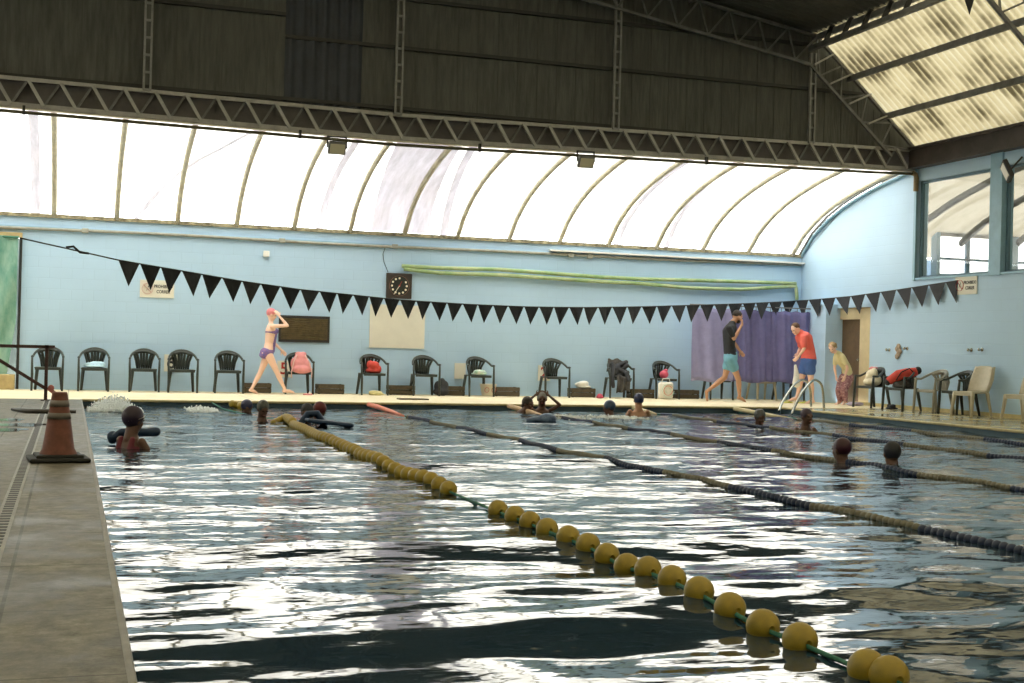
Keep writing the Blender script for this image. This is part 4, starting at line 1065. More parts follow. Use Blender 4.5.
def disc_mesh(m, name):
    return MB().lathe([(.012,-.026),(.018,-.026),(.029,-.016),(.032,0),(.029,.016),(.018,.026),(.012,.026)], 12, (0,0,0), Matrix.Rotation(PI/2,3,'X')).mesh(name, m, True)
dmb, dmw = disc_mesh(M_discblue, 'disc'), disc_mesh(M_discbeige, 'disc')
def disc_rope(xn, yn, xf, label, phase, sec, endm, endlen, bowx=.0):
    g = empty('lane_rope', (xf, 22.1, 0), 0, label, 'lane rope')
    yf = 22.1-endlen-.1; n = int((yf-yn)/.062)
    def pt(y): 
        t = (y-yn)/(22.1-yn); return Vector((xn+(xf-xn)*t+bowx*math.sin(t*PI)-xf+.015*math.sin(y*1.3), y-22.1, .008+.55*wh(xn+(xf-xn)*t, y)))
    blue, beige = MB(), MB()
    for i in range(n):
        y = yn+i*.062; p = pt(y); isb = int((y+phase)/sec) % 2
        if i < 100:
            o = bpy.data.objects.new('disc', dmb if isb else dmw); COL.objects.link(o); o.parent = g; o.location = p
        else:
            (blue if isb else beige).lathe([(.020,-.024),(.030,-.008),(.030,.008),(.020,.024)], 8, p, Matrix.Rotation(PI/2,3,'X'))
    # rest as ONE part
    me_b = blue.mesh('a', M_discblue, True); nb = len(blue.f)
    allm = MB(); allm.add(blue.v, blue.f); allm.add(beige.v, beige.f)
    o = allm.build('disc_run', M_discblue, g, True); o.data.materials.append(M_discbeige); o['kind'] = 'stuff'
    o.data.polygons.foreach_set('material_index', [0]*nb+[1]*(len(allm.f)-nb)); o.data.update()
    b = MB(); b.tube([pt(y) for y in np.linspace(yn-.3, 22.0, 60)], .010, 6); b.build('cord', M_rope, g)
    P = [pt(22.1-endlen)+Vector((0,0,-.02)), pt(22.1-endlen*.6)+Vector((0,0,.012)), pt(22.1-endlen*.2)+Vector((-.02,0,.045)), Vector((-.05,-.03,.075))]
    b = MB(); b.tube(P, [.024,.034,.044,.040], 12); b.build('end_sleeve', endm, g, True)
disc_rope(5.30, 2.6, 4.93, 'blue and beige disc lane rope with salmon end sleeve, right of the yellow balls', .35, 1.25, M_pinkfloat, 2.2)
disc_rope(7.78, 6.0, 7.46, 'blue and beige disc lane rope with peach end sleeve by the embracing swimmers', 1.1, 1.3, M_peach, 1.7)
disc_rope(10.20, 9.0, 9.87, 'disc lane rope ending in a short cream sleeve behind the navy-capped swimmer', .2, 1.6, M_creamfloat, .9)
disc_rope(12.0, 14.0, 11.95, 'shortest visible disc lane rope, ending in a long cream sleeve near the ladder', .9, 1.6, M_creamfloat, 2.0)

# ================================================================ DECK THINGS
# traffic cone
c = onz(58, 461); g = empty('traffic_cone', (c.x, c.y, ZD), .1, 'faded orange traffic cone with grey bands on the left deck', 'traffic cone')
b = MB(); b.bbox((0,0,.02),(.46,.46,.035),.015); b.bbox((0,0,.045),(.36,.36,.03),.012); b.build('base', M_rubber, g)
H = .54
b = MB(); b.lathe([(.150,.05),(.142,.07),(.125,.10),(.060,H),(.055,H+.015),(.03,H+.015)], 28); b.build('cone_body', M_cone, g, True)
def rad(z): return .125-(.125-.060)*(z-.10)/(H-.10)
for za, zb, mm, nm in ((.44,.49,M_cone_ring,'band'),(.34,.39,M_cone_ring,'band')):
    b = MB(); b.lathe([(rad(za)+.001,za),(rad(za)+.004,za),(rad(zb)+.004,zb),(rad(zb)+.001,zb)], 28); b.build(nm, mm, g, True)
# handrail at the far left
Yh = 21.7
A_, B_ = ony(-40,345,Yh), ony(55,347,Yh); ptop = ony(47,346,Yh); 
g = empty('stair_handrail', (ptop.x, Yh, ZD), 0, 'rusty red handrail with sloping bar at the far left', 'handrail')
O = Vector((ptop.x,Yh,ZD))
b = MB(); b.bar(A_-O, B_-O, .05, .05); b.build('top_rail', M_rust, g)
b = MB(); b.bar((0,0,0), Vector(ony(47,345,Yh))-O, .05, .05); b.build('upright', M_rust, g)
b = MB(); b.bar(ony(-30,342,Yh)-O, ony(48,390,Yh)-O, .04, .05); b.build('sloping_bar', M_rust, g)
b = MB(); b.bar(ony(48,388,Yh)-O, ony(57,395,Yh)-O, .055, .06); b.ell(ony(51,388,Yh)-O, (.05,.04,.05)); b.build('rail_end', M_pinkpaint, g)
b = MB(); b.bar(ony(57,392,Yh)-O, (ony(57,392,Yh).x-O.x,0,0), .04, .04); b.build('end_post', M_rust, g)
b = MB(); b.box((0,0,.006),(.14,.14,.012)); b.build('foot_plate', M_rust, g)
# long stick lying on the deck
a, z = onz(12,411.5), onz(76,414)
b = MB(); b.tube([Vector((a.x,a.y,ZD+.03)), a.lerp(z,.25)+Vector((0,-.25,.028)), a.lerp(z,.6)+Vector((0,-.2,.03)), Vector((z.x,z.y,ZD+.03))], [.02,.03,.03,.022], 8)
tag(b.build('dark_pole', mat('wet_wood', (.07,.06,.05), .6, .3, 8), None, True), 'dark pole lying on the deck behind the traffic cone', 'pole')
M_wet = mat('wet_patch', (.10,.10,.085), .08, .2, 4)
def puddle(px, py, rx, ry, lab):
    c = onz(px, py, ZD); b = MB(); pts = []
    for j in range(28):
        a = 2*PI*j/28; r = 1+.18*math.sin(3*a+px)+.10*math.sin(5*a); pts.append((c.x+rx*r*math.cos(a), c.y+ry*r*math.sin(a)))
    b.add([(p[0],p[1],ZD+.004) for p in pts]+[(p[0],p[1],ZD+.0005) for p in pts], [tuple(range(28))]+[(i,(i+1)%28+0,(i+1)%28+28,i+28) for i in range(28)])
    tag(b.build('puddle', M_wet), lab, 'puddle', 'puddles on the left deck')
puddle(18,425,.34,.28,'puddle on the left deck beyond the cone, second from the pole'); puddle(5,420,.22,.22,'small puddle at the far left just in front of the dark pole'); puddle(6,430,.2,.25,'puddle at the left picture edge, level with the middle of the cone')

# ladder
c0 = Vector((12.75, YP1+.05, ZD)); 
g = empty('pool_ladder', (13.05, 21.55, ZD), 0, 'pair of curved steel ladder handrails at the far right pool corner', 'ladder')
def hoop(pts, Y):
    P = [Vector(ony(px, py, y))-Vector((13.05,21.55,ZD)) for px, py, y in pts]; Q = []
    for i in range(len(P)-1):
        p0 = P[max(i-1,0)]; p1 = P[i]; p2 = P[i+1]; p3 = P[min(i+2,len(P)-1)]
        for t in range(6):
            f = t/6; Q.append(.5*((2*p1)+(p2-p0)*f+(2*p0-5*p1+4*p2-p3)*f*f+(3*p1-p0-3*p2+p3)*f*f*f))
    Q.append(P[-1]); b = MB(); b.tube(Q, .024, 10); b.build('handrail', M_chrome, g, True)
hoop([(779,411,21.6),(782,403,21.8),(788,393,22.0),(795,384,22.2),(802,380,22.4),(808,383,22.5),(810.5,392,22.6),(811,407,22.6)], 0)
hoop([(792,414,21.1),(796,404,21.25),(802,393,21.4),(809,384,21.6),(815,380,21.8),(821,384,21.9),(823,393,22.0),(824,409,22.0)], 0)
b = MB()
for k in range(3): 
    p = Vector(ony(779,411,21.6))-Vector((13.05,21.55,ZD)); q = Vector(ony(792,414,21.1))-Vector((13.05,21.55,ZD)); dz = Vector((0,0,-.12-.25*k)); b.bar(p+dz, q+dz, .10, .03)
b.build('step', M_chrome, g)

# ================================================================ PEOPLE
def lerp(a, b, t): return Vector(a)*(1-t)+Vector(b)*t
def head_parts(b, hc, f, up, s=1.0, hr=.095):
    """adds a head (skull, jaw, nose, ears, brow) to mesh builder b. f facing, up"""
    f = Vector(f).normalized(); up = Vector(up).normalized(); up = (up-f*up.dot(f)).normalized(); lf = up.cross(f)
    R = Matrix((f, lf, up)).transposed(); hc = Vector(hc)
    def P(x, y, z): return hc+R @ Vector((x*s, y*s, z*s))
    b.ell(P(-.012,0,.02), (.098*s,.078*s,.100*s), R=R, nu=18, nv=12)
    b.ell(P(.028,0,-.045), (.060*s,.055*s,.068*s), R=R)
    b.ell(P(.052,0,-.088), (.026*s,.030*s,.022*s), R=R)
    b.ell(P(.088,0,-.012), (.022*s,.013*s,.026*s), R=R); b.ell(P(.100,0,-.026), (.014*s,.014*s,.011*s), R=R)
    for q in (-1,1):
        b.ell(P(-.005,q*.080,-.008), (.018*s,.010*s,.030*s), R=R)
        b.ell(P(.066,q*.030,-.030), (.022*s,.022*s,.020*s), R=R)
        b.ell(P(.074,q*.032,.028), (.016*s,.024*s,.010*s), R=R)
    return P, R
def face_bits(parent, P, R, O, s=1.0):
    for q in (-1,1):
        b = MB(); b.ell(P(.083,q*.032,.006)-O, (.008*s,.013*s,.008*s), R=R); b.build('eye', M_eye, parent, True)
    b = MB(); b.ell(P(.086,0,-.060)-O, (.008*s,.024*s,.007*s), R=R); b.build('mouth', M_lip, parent, True)
def hand(b, w, d, up, s=1.0, curl=.6, thumb=1):
    """palm with five fingers; w wrist point, d pointing direction, up = back of hand"""
    w = Vector(w); d = Vector(d).normalized(); up = Vector(up); up = (up-d*up.dot(d)).normalized(); sd = d.cross(up)*thumb
    R = Matrix((d, sd, up)).transposed()
    b.ell(w+d*.045*s, (.052*s,.040*s,.016*s), R=R)
    b.capsule([w-d*.02*s, w+d*.02*s], [.024*s,.026*s], 8)
    for k, (o, L) in enumerate(((.030,.070),(.010,.080),(-.010,.074),(-.029,.058))):
        p0 = w+d*.075*s+sd*o*s; a1 = curl*.5; a2 = curl*1.1; a3 = curl*1.5
        p1 = p0+(d*math.cos(a1)-up*math.sin(a1))*L*.45*s; p2 = p1+(d*math.cos(a2)-up*math.sin(a2))*L*.32*s; p3 = p2+(d*math.cos(a3)-up*math.sin(a3))*L*.26*s
        b.capsule([p0,p1,p2,p3], [.0105*s,.0098*s,.009*s,.0082*s], 8)
    t0 = w+d*.025*s+sd*.030*s; t1 = t0+(d*.6+sd*.8-up*.2).normalized()*.035*s; t2 = t1+(d*.85+sd*.4-up*.35).normalized()*.030*s
    b.capsule([t0,t1,t2], [.013*s,.011*s,.010*s], 8)
def limb(b, pts, rs, n=12): 
    P = [Vector(p) for p in pts]; Q = []; Rr = []
    for i in range(len(P)-1):
        for t in range(5): Q.append(P[i].lerp(P[i+1], t/5)); Rr.append(rs[i]*(1-t/5)+rs[i+1]*t/5)
    Q.append(P[-1]); Rr.append(rs[-1]); b.capsule(Q, Rr, n)
def mids(a, b, t): return Vector(a).lerp(Vector(b), t)
def arm(b, sh, el, wr, s=1.0, g_=0, upto=1.0):
    limb(b, [sh, mids(sh,el,.35), el], [(.050+g_)*s,(.048+g_)*s,(.036+g_)*s])
    if upto >= 1: limb(b, [el, mids(el,wr,.3), wr], [(.036+g_)*s,(.038+g_)*s,(.024+g_)*s])
def leg(b, hp, kn, an, toe, s=1.0, w=1.0):
    limb(b, [hp, mids(hp,kn,.3), mids(hp,kn,.8), kn], [.088*s*w,.082*s*w,.058*s,.054*s])
    back = (Vector(hp)-Vector(kn)).normalized()
    limb(b, [kn, mids(kn,an,.30), mids(kn,an,.75), an], [.052*s,.057*s*w,.036*s,.033*s])
    d = Vector(toe)-Vector(an); 
    limb(b, [Vector(an)-d.normalized()*.03*s+Vector((0,0,-.035*s)), mids(an,toe,.5), toe], [.032*s,.034*s,.024*s], 10)
    sd = d.cross(Vector((0,0,1))).normalized()
    for k, o in enumerate((.026,.012,0,-.012,-.023)): b.capsule([Vector(toe)+sd*o*s, Vector(toe)+sd*o*1.1*s+d.normalized()*(.035-.004*k)*s+Vector((0,0,-.006))], [.012*s,.010*s], 6)
def torso(b, hips, waist, chest, neck, side, s=1.0, w=1.0, g_=0., fem=False):
    """elliptic trunk; side = axis across the shoulders"""
    P = [Vector(hips)-(Vector(waist)-Vector(hips))*.25, Vector(hips), mids(hips,waist,.6), Vector(waist), mids(waist,chest,.6), Vector(chest), mids(chest,neck,.55), mids(chest,neck,.85)]
    rr = [.085,.105,.100,.092,.105,.112,.080,.055]; ee = [1.45,1.55,1.35,1.30 if not fem else 1.2,1.45,1.60,1.9,1.3]
    Q, R_, E_ = [], [], []
    for i in range(len(P)-1):
        for t in range(4): f = t/4; Q.append(P[i].lerp(P[i+1], f)); R_.append((rr[i]*(1-f)+rr[i+1]*f+g_)*s*w); E_.append(ee[i]*(1-f)+ee[i+1]*f)
    Q.append(P[-1]); R_.append((rr[-1]+g_)*s*w); E_.append(ee[-1])
    b.capsule(Q, R_, 16, side, E_)

def person(Y0, px, s, skin, label, build):
    g = empty('person', (0,0,0), 0, label, 'person')
    build(g, Y0); return g

def J(px, py, Y, dy=0): return ony(px, py, Y+dy)

# ---- walking girl with pink cap
def girl(g, Y):
    O = Vector((ony(270,392,Y).x, Y, ZD)); g.location = O
    dzf = ZD-ony(270,393,Y).z
    def q(px, py, dy=0): return ony(px, py, Y+dy)+Vector((0,0,dzf))-O
    s = .96; side = Vector((0,1,0)); Z = Vector((0,0,0))
    b = MB()
    hc = q(271.8,313.5); P, R = head_parts(b, hc, (1,-.15,-.25), (0,0,1), s)
    neck = q(271,321); chest = q(270.8,328.5); waist = q(269,342); hips = q(268,351)
    b.capsule([hc+Vector((-.02,0,-.05)), neck, mids(neck,chest,.4)], [.050*s,.046*s,.05*s], 12)
    torso(b, hips, waist, chest, neck, side, s, .92, 0, True)
    shn, shf = q(271.5,325,-.15), q(270.5,325,.15)
    el, wr = q(287.5,324.5,-.22), q(279.5,315,-.12); arm(b, shn, el, wr, s*.85); hand(b, wr, (-.5,.2,.75), (.3,-.8,.2), s, .5)
    el2, wr2 = q(274.5,342,.24), q(281.5,349,.22); arm(b, shf, el2, wr2, s*.85); hand(b, wr2, (.6,0,-.6), (.3,.8,0), s, .7, -1)
    leg(b, q(267,355,.09), q(260.5,371,.09), q(251.5,388,.08), q(257,392,.08), s, .95)
    leg(b, q(269.5,355,-.09), q(277,371,-.09), q(285,388.5,-.09), q(293,391,-.09), s, .95)
    b.ell(chest+Vector((.08,-.06,-.03)),(.05,.05,.05)); b.ell(chest+Vector((.08,.06,-.03)),(.05,.05,.05)); b.ell(hips+Vector((-.05,-.06,-.03)),(.09,.08,.09)); b.ell(hips+Vector((-.05,.06,-.03)),(.09,.08,.09))
    fuse(b, 'body', M_skin1, g, .0085, 3)
    face_bits(g, P, R, Z, s)
    b = MB(); b.ell(P(-.022,0,.035), (.098*s,.087*s,.098*s), R=R, nu=18, nv=12); b.ell(P(-.06,0,.06),(.06*s,.06*s,.05*s),R=R); fuse(b, 'swim_cap', M_pinkcap, g, .009, 2)
    b = MB(); torso(b, hips+Vector((0,0,.01)), waist-Vector((0,0,.05)), waist, waist+Vector((0,0,.03)), side, s, .92, .006, True); b.v = [v for v in b.v]
    b = MB(); b.ell(hips+Vector((-.02,0,.0)),(.135,.165,.10)); b.ell(hips+Vector((-.05,0,-.05)),(.12,.15,.08)); fuse(b, 'swimsuit_bottom', M_bikini, g, .009, 1)
    b = MB(); b.ell(chest+Vector((.015,0,-.045)),(.125,.165,.05)); b.ell(chest+Vector((.09,-.06,-.03)),(.055,.056,.056)); b.ell(chest+Vector((.09,.06,-.03)),(.055,.056,.056)); b.capsule([chest+Vector((.10,0,-.05)),waist+Vector((.09,0,.03)),hips+Vector((.08,0,.03))],[.03,.045,.05],10); fuse(b, 'swimsuit_top', M_bikini, g, .009, 1)
person(25.35, 270, .96, M_skin1, 'girl in a pink cap and violet swimsuit striding right along the far deck', girl)

# ---- man in black shirt
def man_black(g, Y):
    O = Vector((ony(735,400,Y).x, Y, ZD)); g.location = O; dzf = ZD-ony(742,404.5,Y).z
    def q(px, py, dy=0): return ony(px, py, Y+dy)+Vector((0,0,dzf))-O
    s = 1.08; side = Vector((.1,1,0))
    b = MB(); hc = q(737.5,319.5); P, R = head_parts(b, hc, (.95,-.1,-.45), (.35,0,1), s)
    neck = q(732.5,325); chest = q(729.5,334); waist = q(729,348); hips = q(730.5,358.5)
    b.capsule([hc+Vector((-.04,0,-.05)), neck, mids(neck,chest,.4)], [.058*s,.056*s,.06*s], 12)
    torso(b, hips, waist, chest, neck, side, s, .98)
    shn, shf = q(729,331,-.19), q(731,331,.19)
    el, wr = q(734,341.5,-.24), q(742,326.5,-.14); arm(b, shn, el, wr, s*.95); hand(b, wr, (.05,.1,1), (.6,-.6,0), s, 1.0)
    el2, wr2 = q(734,345,.26), q(740,353.5,.24); arm(b, shf, el2, wr2, s*.95); hand(b, wr2, (.6,0,-.7), (.3,.8,0), s, 1.0, -1)
    leg(b, q(730.5,362,-.10), q(738.5,382,-.10), q(739.5,399.5,-.10), q(744,403,-.10), s, .95)
    leg(b, q(729.5,362,.10), q(724.5,380,.10), q(706.5,394,.10), q(707,402,.10), s, .95)
    fuse(b, 'body', M_skin2, g, .009, 3)
    face_bits(g, P, R, Vector((0,0,0)), s)
    b = MB(); b.ell(P(-.028,0,.040),(.096*s,.086*s,.092*s),R=R,nu=18,nv=12); fuse(b, 'hair', M_hair, g, .009, 2)
    b = MB(); b.ell(P(.04,0,-.075),(.055*s,.060*s,.042*s),R=R); fuse(b, 'beard', M_hair, g, .009, 1)
    b = MB(); torso(b, hips+Vector((0,0,.02)), waist, chest, neck, side, s, 1.0, .014)
    for a_, e_ in ((shn, el), (shf, el2)): limb(b, [a_, mids(a_,e_,.35), mids(a_,e_,.62)], [.068*s,.064*s,.060*s])
    fuse(b, 'shirt', M_black, g, .011, 2)
    b = MB(); b.capsule([hips+Vector((0,0,.03)), hips-Vector((0,0,.05))], [.125*s,.13*s], 16, side, 1.45)
    for h_, k_ in ((q(730.5,362,-.10), q(738.5,382,-.10)), (q(729.5,362,.10), q(724.5,380,.10))): limb(b, [h_, mids(h_,k_,.40)], [.108*s,.100*s])
    fuse(b, 'shorts', M_teal, g, .011, 2)
person(24.55, 735, 1.05, M_skin2, 'bearded man in black t-shirt and teal shorts walking right, hand raised to his face', man_black)

# ---- man in coral shirt
def man_coral(g, Y):
    O = Vector((ony(805,402,Y).x, Y, ZD)); g.location = O; dzf = ZD-ony(805,404,Y).z
    def q(px, py, dy=0): return ony(px, py, Y+dy)+Vector((0,0,dzf))-O
    s = 1.02; side = Vector((-.25,1,0))
    b = MB(); hc = q(795.5,329.5); P, R = head_parts(b, hc, (-.95,-.25,-.55), (-.45,0,1), s)
    neck = q(799.5,332.5); chest = q(804,339); waist = q(808.5,350.5); hips = q(808.5,360.5)
    b.capsule([hc+Vector((.03,0,-.04)), neck, mids(neck,chest,.4)], [.058*s,.056*s,.06*s], 12)
    torso(b, hips, waist, chest, neck, side, s, 1.0)
    shn, shf = q(803.5,338,-.19), q(801.5,337,.19)
    el, wr = q(804,349,-.24), q(798.5,357,-.16); arm(b, shn, el, wr, s*.95); hand(b, wr, (-.6,.1,-.6), (-.2,-.8,0), s, .9)
    el2, wr2 = q(800,349,.22), q(797.5,354,.10); arm(b, shf, el2, wr2, s*.95); hand(b, wr2, (-.4,-.1,-.8), (-.2,.8,0), s, .9, -1)
    leg(b, q(810,364,-.10), q(811,383,-.10), q(812.5,400.5,-.10), q(806.5,403.5,-.14), s)
    leg(b, q(805.5,364,.10), q(800.5,383,.10), q(796.5,398,.10), q(790,400.5,.06), s)
    fuse(b, 'body', M_skin1, g, .009, 3)
    face_bits(g, P, R, Vector((0,0,0)), s)
    b = MB(); b.ell(P(-.026,0,.040),(.096*s,.085*s,.090*s),R=R,nu=18,nv=12); fuse(b, 'hair', mat('brown_hair', (.12,.06,.03), .7, .3, 30), g, .009, 2)
    b = MB(); torso(b, hips+Vector((0,0,.03)), waist, chest, neck, side, s, 1.04, .018)
    for a_, e_ in ((shn, el), (shf, el2)): limb(b, [a_, mids(a_,e_,.35), mids(a_,e_,.7)], [.072*s,.070*s,.066*s])
    fuse(b, 'shirt', M_shirtred, g, .011, 2)
    b = MB(); b.capsule([hips+Vector((0,0,.03)), hips-Vector((0,0,.05))], [.13*s,.135*s], 16, side, 1.45)
    for h_, k_ in ((q(810,364,-.10), q(811,383,-.10)), (q(805.5,364,.10), q(800.5,383,.10))): limb(b, [h_, mids(h_,k_,.38)], [.112*s,.108*s])
    fuse(b, 'shorts', M_blueshort, g, .011, 2)
person(24.15, 805, 1.0, M_skin1, 'man in coral t-shirt and blue shorts looking down beside the ladder', man_coral)
b = MB(); b.capsule([(0,0,0),(.02,0,.16),(.0,.02,.36)], [.07,.06,.03], 12); b.ell((.03,0,-.02),(.08,.06,.08)); o = fuse(b, 'white_towel', M_whitecloth, None, .012, 2); o.location = ony(795.5,383,24.1); tag(o, 'white towel dangling from the hand of the man in coral', 'towel')

# ---- bending woman
def woman_bend(g, Y):
    O = Vector((ony(843,404,Y).x, Y, ZD)); g.location = O; dzf = ZD-ony(843,405,Y).z
    def q(px, py, dy=0): return ony(px, py, Y+dy)+Vector((0,0,dzf))-O
    s = .93; side = Vector((.55,.85,0))
    b = MB(); hc = q(832.5,348,-.12); P, R = head_parts(b, hc, (-.8,-.55,-.55), (-.4,-.1,1), s)
    neck = q(836.5,352.5,-.06); chest = q(840,358,-.03); waist = q(846,367,.03); hips = q(847.5,375,.05)
    b.capsule([hc+Vector((.03,.02,-.05)), neck, mids(neck,chest,.4)], [.050*s,.045*s,.05*s], 12)
    torso(b, hips, waist, chest, neck, side, s, .95, 0, True)
    shn, shf = q(842,356.5,-.18), q(836,357,.12)
    el, wr = q(847.5,368,-.24), q(845,376,-.20); arm(b, shn, el, wr, s*.85); hand(b, wr, (-.3,.0,-.8), (-.1,-.9,0), s, .6)
    el2, wr2 = q(834.5,368,.10), q(836,376,.02); arm(b, shf, el2, wr2, s*.85); hand(b, wr2, (.1,0,-.9), (-.9,.2,0), s, .6, -1)
    lg = [(q(849,378,-.02), q(844.5,390,-.10), q(845.5,401,-.06), q(842.5,404.5,-.14)), (q(843.5,378,.10), q(838.5,390,.0), q(840,401,.05), q(836.5,404,-.04))]
    for l_ in lg: leg(b, *l_, s, .95)
    fuse(b, 'body', M_skin1, g, .009, 3)
    face_bits(g, P, R, Vector((0,0,0)), s)
    b = MB(); b.ell(P(-.026,0,.035),(.098*s,.090*s,.095*s),R=R,nu=18,nv=12); b.capsule([P(-.11,0,.04), P(-.16,0,.0), P(-.17,0,-.08)], [.04*s,.042*s,.025*s], 10); fuse(b, 'hair', M_hairb, g, .009, 2)
    b = MB(); torso(b, hips+Vector((0,0,.03)), waist, chest, neck, side, s, .97, .014, True)
    for a_, e_ in ((shn, el), (shf, el2)): limb(b, [a_, mids(a_,e_,.35), mids(a_,e_,.6)], [.062*s,.060*s,.056*s])
    fuse(b, 'shirt', M_creamshirt, g, .011, 2)
    b = MB(); b.capsule([hips+Vector((0,0,.02)), hips-Vector((0,0,.05))], [.12*s,.125*s], 16, side, 1.4)
    for h_, k_, a_, t_ in lg: limb(b, [h_, mids(h_,k_,.5), k_, mids(k_,a_,.4), mids(k_,a_,.92)], [.104*s,.095*s,.072*s,.072*s,.058*s])
    fuse(b, 'leggings', M_floral, g, .011, 2)
person(23.75, 843, .93, M_skin1, 'blond woman in pale yellow top and floral trousers bending forward by the door', woman_bend)

# ---- swimmers
def swimmer(px, py, Y, f, skin, capm, label, s=1.0, shoulders=True, up=(0,0,1), armup=False, cap_name='swim_cap', suit=None, lean=(0,0,0), goggles=False, hood=1.0):
    """head centre at pixel, body continues below the surface"""
    hc0 = ony(px, py, Y); O = Vector((hc0.x, Y, 0)); g = empty('person', O, 0, label, 'person')
    hc = hc0-O; b = MB(); fv = Vector(f).normalized(); P, R = head_parts(b, hc, f, up, s)
    side = Vector((-fv.y, fv.x, 0)).normalized(); fh = Vector((fv.x, fv.y, 0)).normalized(); L = Vector(lean)
    neck = hc+Vector((0,0,-.125*s))-fh*.03+L*.3; sh = neck+Vector((0,0,-.05*s))+L*.4; chest = sh+Vector((0,0,-.12*s)); waist = chest+Vector((0,0,-.25)); hips = waist+Vector((0,0,-.18))
    b.capsule([hc-Vector((0,0,.04)), neck, sh], [.064*s,.062*s,.075*s], 12)
    if shoulders:
        torso(b, hips, waist, chest, neck, side, s*.92, .95)
        shs = [sh+side*q*.155*s+Vector((0,0,-.02)) for q in (-1,1)]
        for i, q in enumerate((-1,1)):
            if armup:
                el = shs[i]+side*q*.16*s+Vector((0,0,.10*s))+fh*.05; wr = hc+side*q*.11*s+Vector((0,0,.07*s))+fh*.02
                arm(b, shs[i], el, wr, s*.75); hand(b, wr, (-side*q+Vector((0,0,.5))), fh, s*.9, .4, q)
            else:
                el = shs[i]+side*q*.10*s+Vector((0,0,-.20*s))+fh*.08; wr = el+fh*.20*s+side*q*.03+Vector((0,0,-.06))
                arm(b, shs[i], el, wr, s*.8); hand(b, wr, fh, (0,0,1), s*.9, .4, q)
    else:
        torso(b, hips, waist, chest, neck, side, s*.85, .9)
    fuse(b, 'body', skin, g, .0095, 2)
    face_bits(g, P, R, Vector((0,0,0)), s)
    b = MB(); b.ell(P(-.020,0,.034), (.101*s*hood,.089*s*hood,.100*s*hood), R=R, nu=18, nv=12)
    if cap_name == 'hair': b.ell(P(-.06,0,-.03),(.06*s,.075*s,.08*s),R=R)
    fuse(b, cap_name, capm, g, .009, 2)
    if suit: 
        b = MB(); torso(b, hips, waist, chest-Vector((0,0,.02)), sh-Vector((0,0,.0)), side, s*.93, .98, .006)
        for q in (-1,1): b.capsule([sh+side*q*.08*s+Vector((0,0,.0))-fh*.05, chest+side*q*.08*s-fh*.09], [.03,.035], 8)
        fuse(b, 'swimsuit', suit, g, .010, 1)
    if goggles:
        b = MB(); pts = [P(.1*math.cos(a)-.01, .089*math.sin(a), .02+.035*math.cos(a+PI)*-1) for a in np.linspace(0, 2*PI, 25)]; b.tube(pts, .006, 6); b.build('goggle_strap', mat('pale_strap', (.45,.40,.38), .5), g, True)
    return g
swimmer(134,420.5,13.75,(.75,.55,-.1),M_skin3,mat('plum_rubber',(.022,.010,.028),.5),'girl in plum swim cap and red suit in the water beside the cone', 1.06, suit=mat('crimson_suit',(.15,.018,.03),.7), goggles=True, hood=1.08)
swimmer(263,409,18.6,(.3,-1,-.5),M_skin3,mat('speckled_grey_cap',(.12,.12,.10),.6,.8,20,col2=(.03,.03,.03)),'grey-capped swimmer just left of the tangled end of yellow floats', .95, shoulders=False)
swimmer(247,407.5,20.9,(-1,.2,-.8),M_skin3,mat('indigo_rubber',(.03,.03,.08),.4),'low dark-capped swimmer just under the far pool edge left of the grey cap', .95, shoulders=False)
swimmer(307,413,17.9,(-.4,-1,-.3),M_skin3,M_black2,'dark-haired swimmer hugging a blue float near the yellow lane rope', 1.0, shoulders=False, cap_name='hair')
swimmer(319,411,18.2,(.6,-.6,-.9),M_skin3,mat('dark_red_rubber',(.11,.01,.012),.5),'dark red capped swimmer just right of the dark-haired one with the blue float', 1.0, shoulders=False)
swimmer(528,404,21.3,(.6,-.8,-.1),M_skin3,M_hair,'dark-haired swimmer left of the one with raised elbows', 1.0, cap_name='hair', lean=(-.15,0,0))
swimmer(542,399,21.5,(-.3,-1,-.1),M_skin3,mat('silver_cap',(.30,.29,.27),.4,.6,12),'swimmer in silver cap with both hands raised to the head', 1.0, armup=True)
swimmer(609,408,20.4,(-.8,.4,-.2),M_skin3,mat('blue_cap',(.035,.07,.13),.4,.3,12),'blue-capped swimmer turned away, second one right of the embracing pair', 1.0, shoulders=False)
swimmer(638.5,400.5,20.9,(.2,1,0),M_skin2,M_navy,'bare-backed swimmer in navy cap facing the far wall', 1.0)
swimmer(760,417.5,18.0,(0,-1,-.3),M_skin3,mat('black_white_cap',(.03,.03,.03),.4,.8,9,col2=(.12,.12,.12)),'dark-haired swimmer in the lane left of the ladder', 1.0, shoulders=False)
swimmer(807,417,16.7,(.1,-1,0),M_skin3,mat('dusky_violet_cap',(.05,.03,.05),.5),'swimmer with shoulders out of the water below the ladder', .98)
swimmer(841,450,11.85,(-.3,1,0),M_skin3,M_maroon,'swimmer in a maroon cap, front left of the right-hand pair', 1.0, shoulders=False)
swimmer(891.5,454,11.5,(.2,1,0),M_skin3,mat('black_blue_rubber',(.010,.011,.02),.5),'swimmer in a near-black cap at the right, beside the maroon cap', 1.0, shoulders=False)
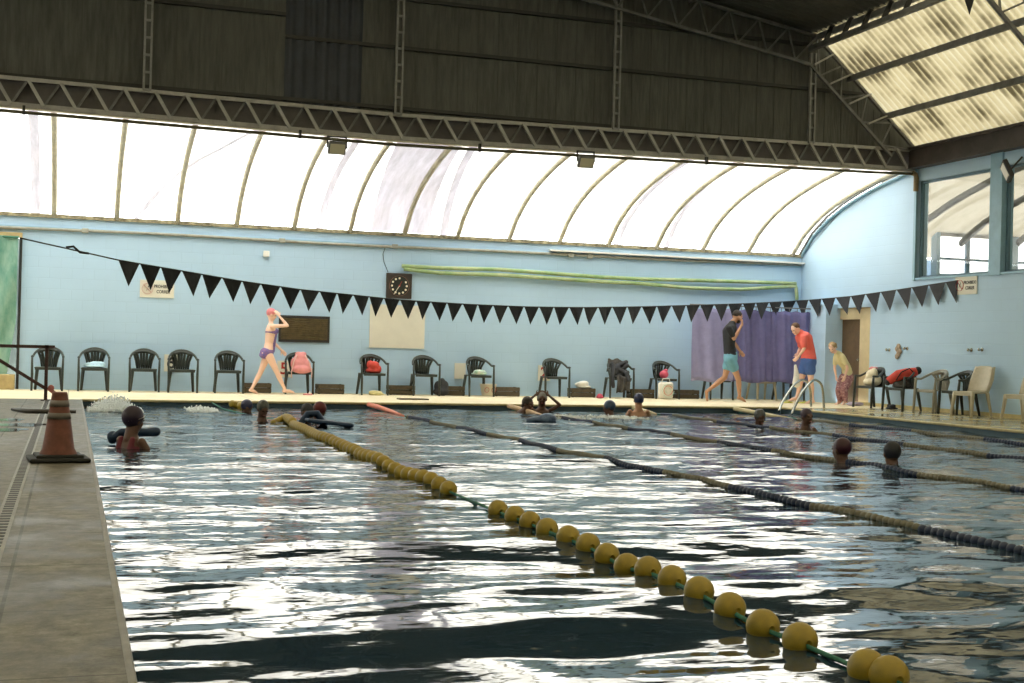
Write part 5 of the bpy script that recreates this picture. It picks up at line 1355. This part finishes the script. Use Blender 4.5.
# floats used by swimmers
b = MB(); P = [ony(113,423,14.2),ony(122,426,14.1),ony(134,424,14.1),ony(146,425.5,14.1),ony(156,428,14.2)]; P[0].z = .05
for p in P: p.z = max(.03, min(.13, p.z))
b.capsule(P, [.05,.045,.05,.045,.05], 12); b.ell(P[0]+Vector((0,0,.03)),(.06,.05,.06)); tag(fuse(b,'pool_noodle',M_bluekick,None,.012,2), 'dark blue foam noodle floating behind the girl in the plum cap', 'pool noodle')
b = MB(); a, z = onz(320,428,.03), onz(358,428,.03); b.bbox(((a.x+z.x)/2+.02,17.3,.05),(.62,.28,.05),.02,Matrix.Rotation(.1,3,'Y')); tag(b.build('kickboard', M_bluekick, None, True), 'navy blue kickboard held by the pair near the yellow lane rope', 'kickboard')
b = MB(); b.capsule([onz(303,424,.05),onz(309,418,.18),onz(316,417,.18),onz(323,424,.03)], [.05,.055,.055,.05], 12)
for i in range(len(b.v)): pass
c = ony(313,417,17.5); b = MB(); b.capsule([c+Vector((-.17,0,-.10)),c+Vector((-.07,0,.04)),c+Vector((.05,0,.05)),c+Vector((.16,0,-.10))], [.045,.05,.05,.045], 12); tag(fuse(b,'arm_float',M_bluekick,None,.012,1), 'bent blue foam float in front of the dark-haired swimmer', 'float')
c = onz(547,419.5,.04); b = MB(); b.ell((c.x,c.y,.05),(.15,.10,.085)); b.capsule([(c.x-.10,c.y,.05),(c.x-.30,c.y-.03,.03)],[.055,.04],10); tag(fuse(b,'blue_float',mat('navy_white_foam',(.02,.04,.12),.5,.8,5,col2=(.25,.35,.5)),None,.012,1), 'round navy and white float in front of the swimmers with raised arms', 'float')

# ---- splashes
def splash(pxs, pys, Y, n, lab, hmax, seed):
    rr = random.Random(seed); x0, x1 = ony(pxs[0],pys,Y).x, ony(pxs[1],pys,Y).x; b = MB()
    hs = [rr.uniform(.35,1) for _ in range(7)]
    for i in range(n):
        u = min(1,max(0,rr.gauss(.5,.25))); x = x0+(x1-x0)*u; q = u*5.99; k = int(q)
        hh = hmax*(.2+.8*math.sin(PI*u)**.7)*(hs[k]*(1-q+k)+hs[k+1]*(q-k))
        h = hh*abs(rr.gauss(0,.42)); y = Y+rr.gauss(0,.22); r = rr.uniform(.003,.012)*(1.6 if h < hh*.3 else .85)
        x += (x-(x0+x1)/2)*h*.5
        b.ell((x, y, h), (r*rr.uniform(1,1.8), r, r*rr.uniform(.8,2.2)), nu=5, nv=4)
    o = b.build('water_splash', M_foam, None, True); tag(o, lab, 'splash', kind='stuff')
splash((88,141), 408, 20.8, 5200, 'white splash of a swimmer in the far left corner of the pool', .27, 3)
splash((188,216), 408, 21.0, 1100, 'small white splash left of the yellow float ends', .11, 4)
splash((590,640), 413, 19.9, 500, 'low foam around the navy-capped swimmers', .035, 5)
splash((550,585), 415, 20.0, 350, 'low foam trail right of the raised-arm swimmer', .035, 6)
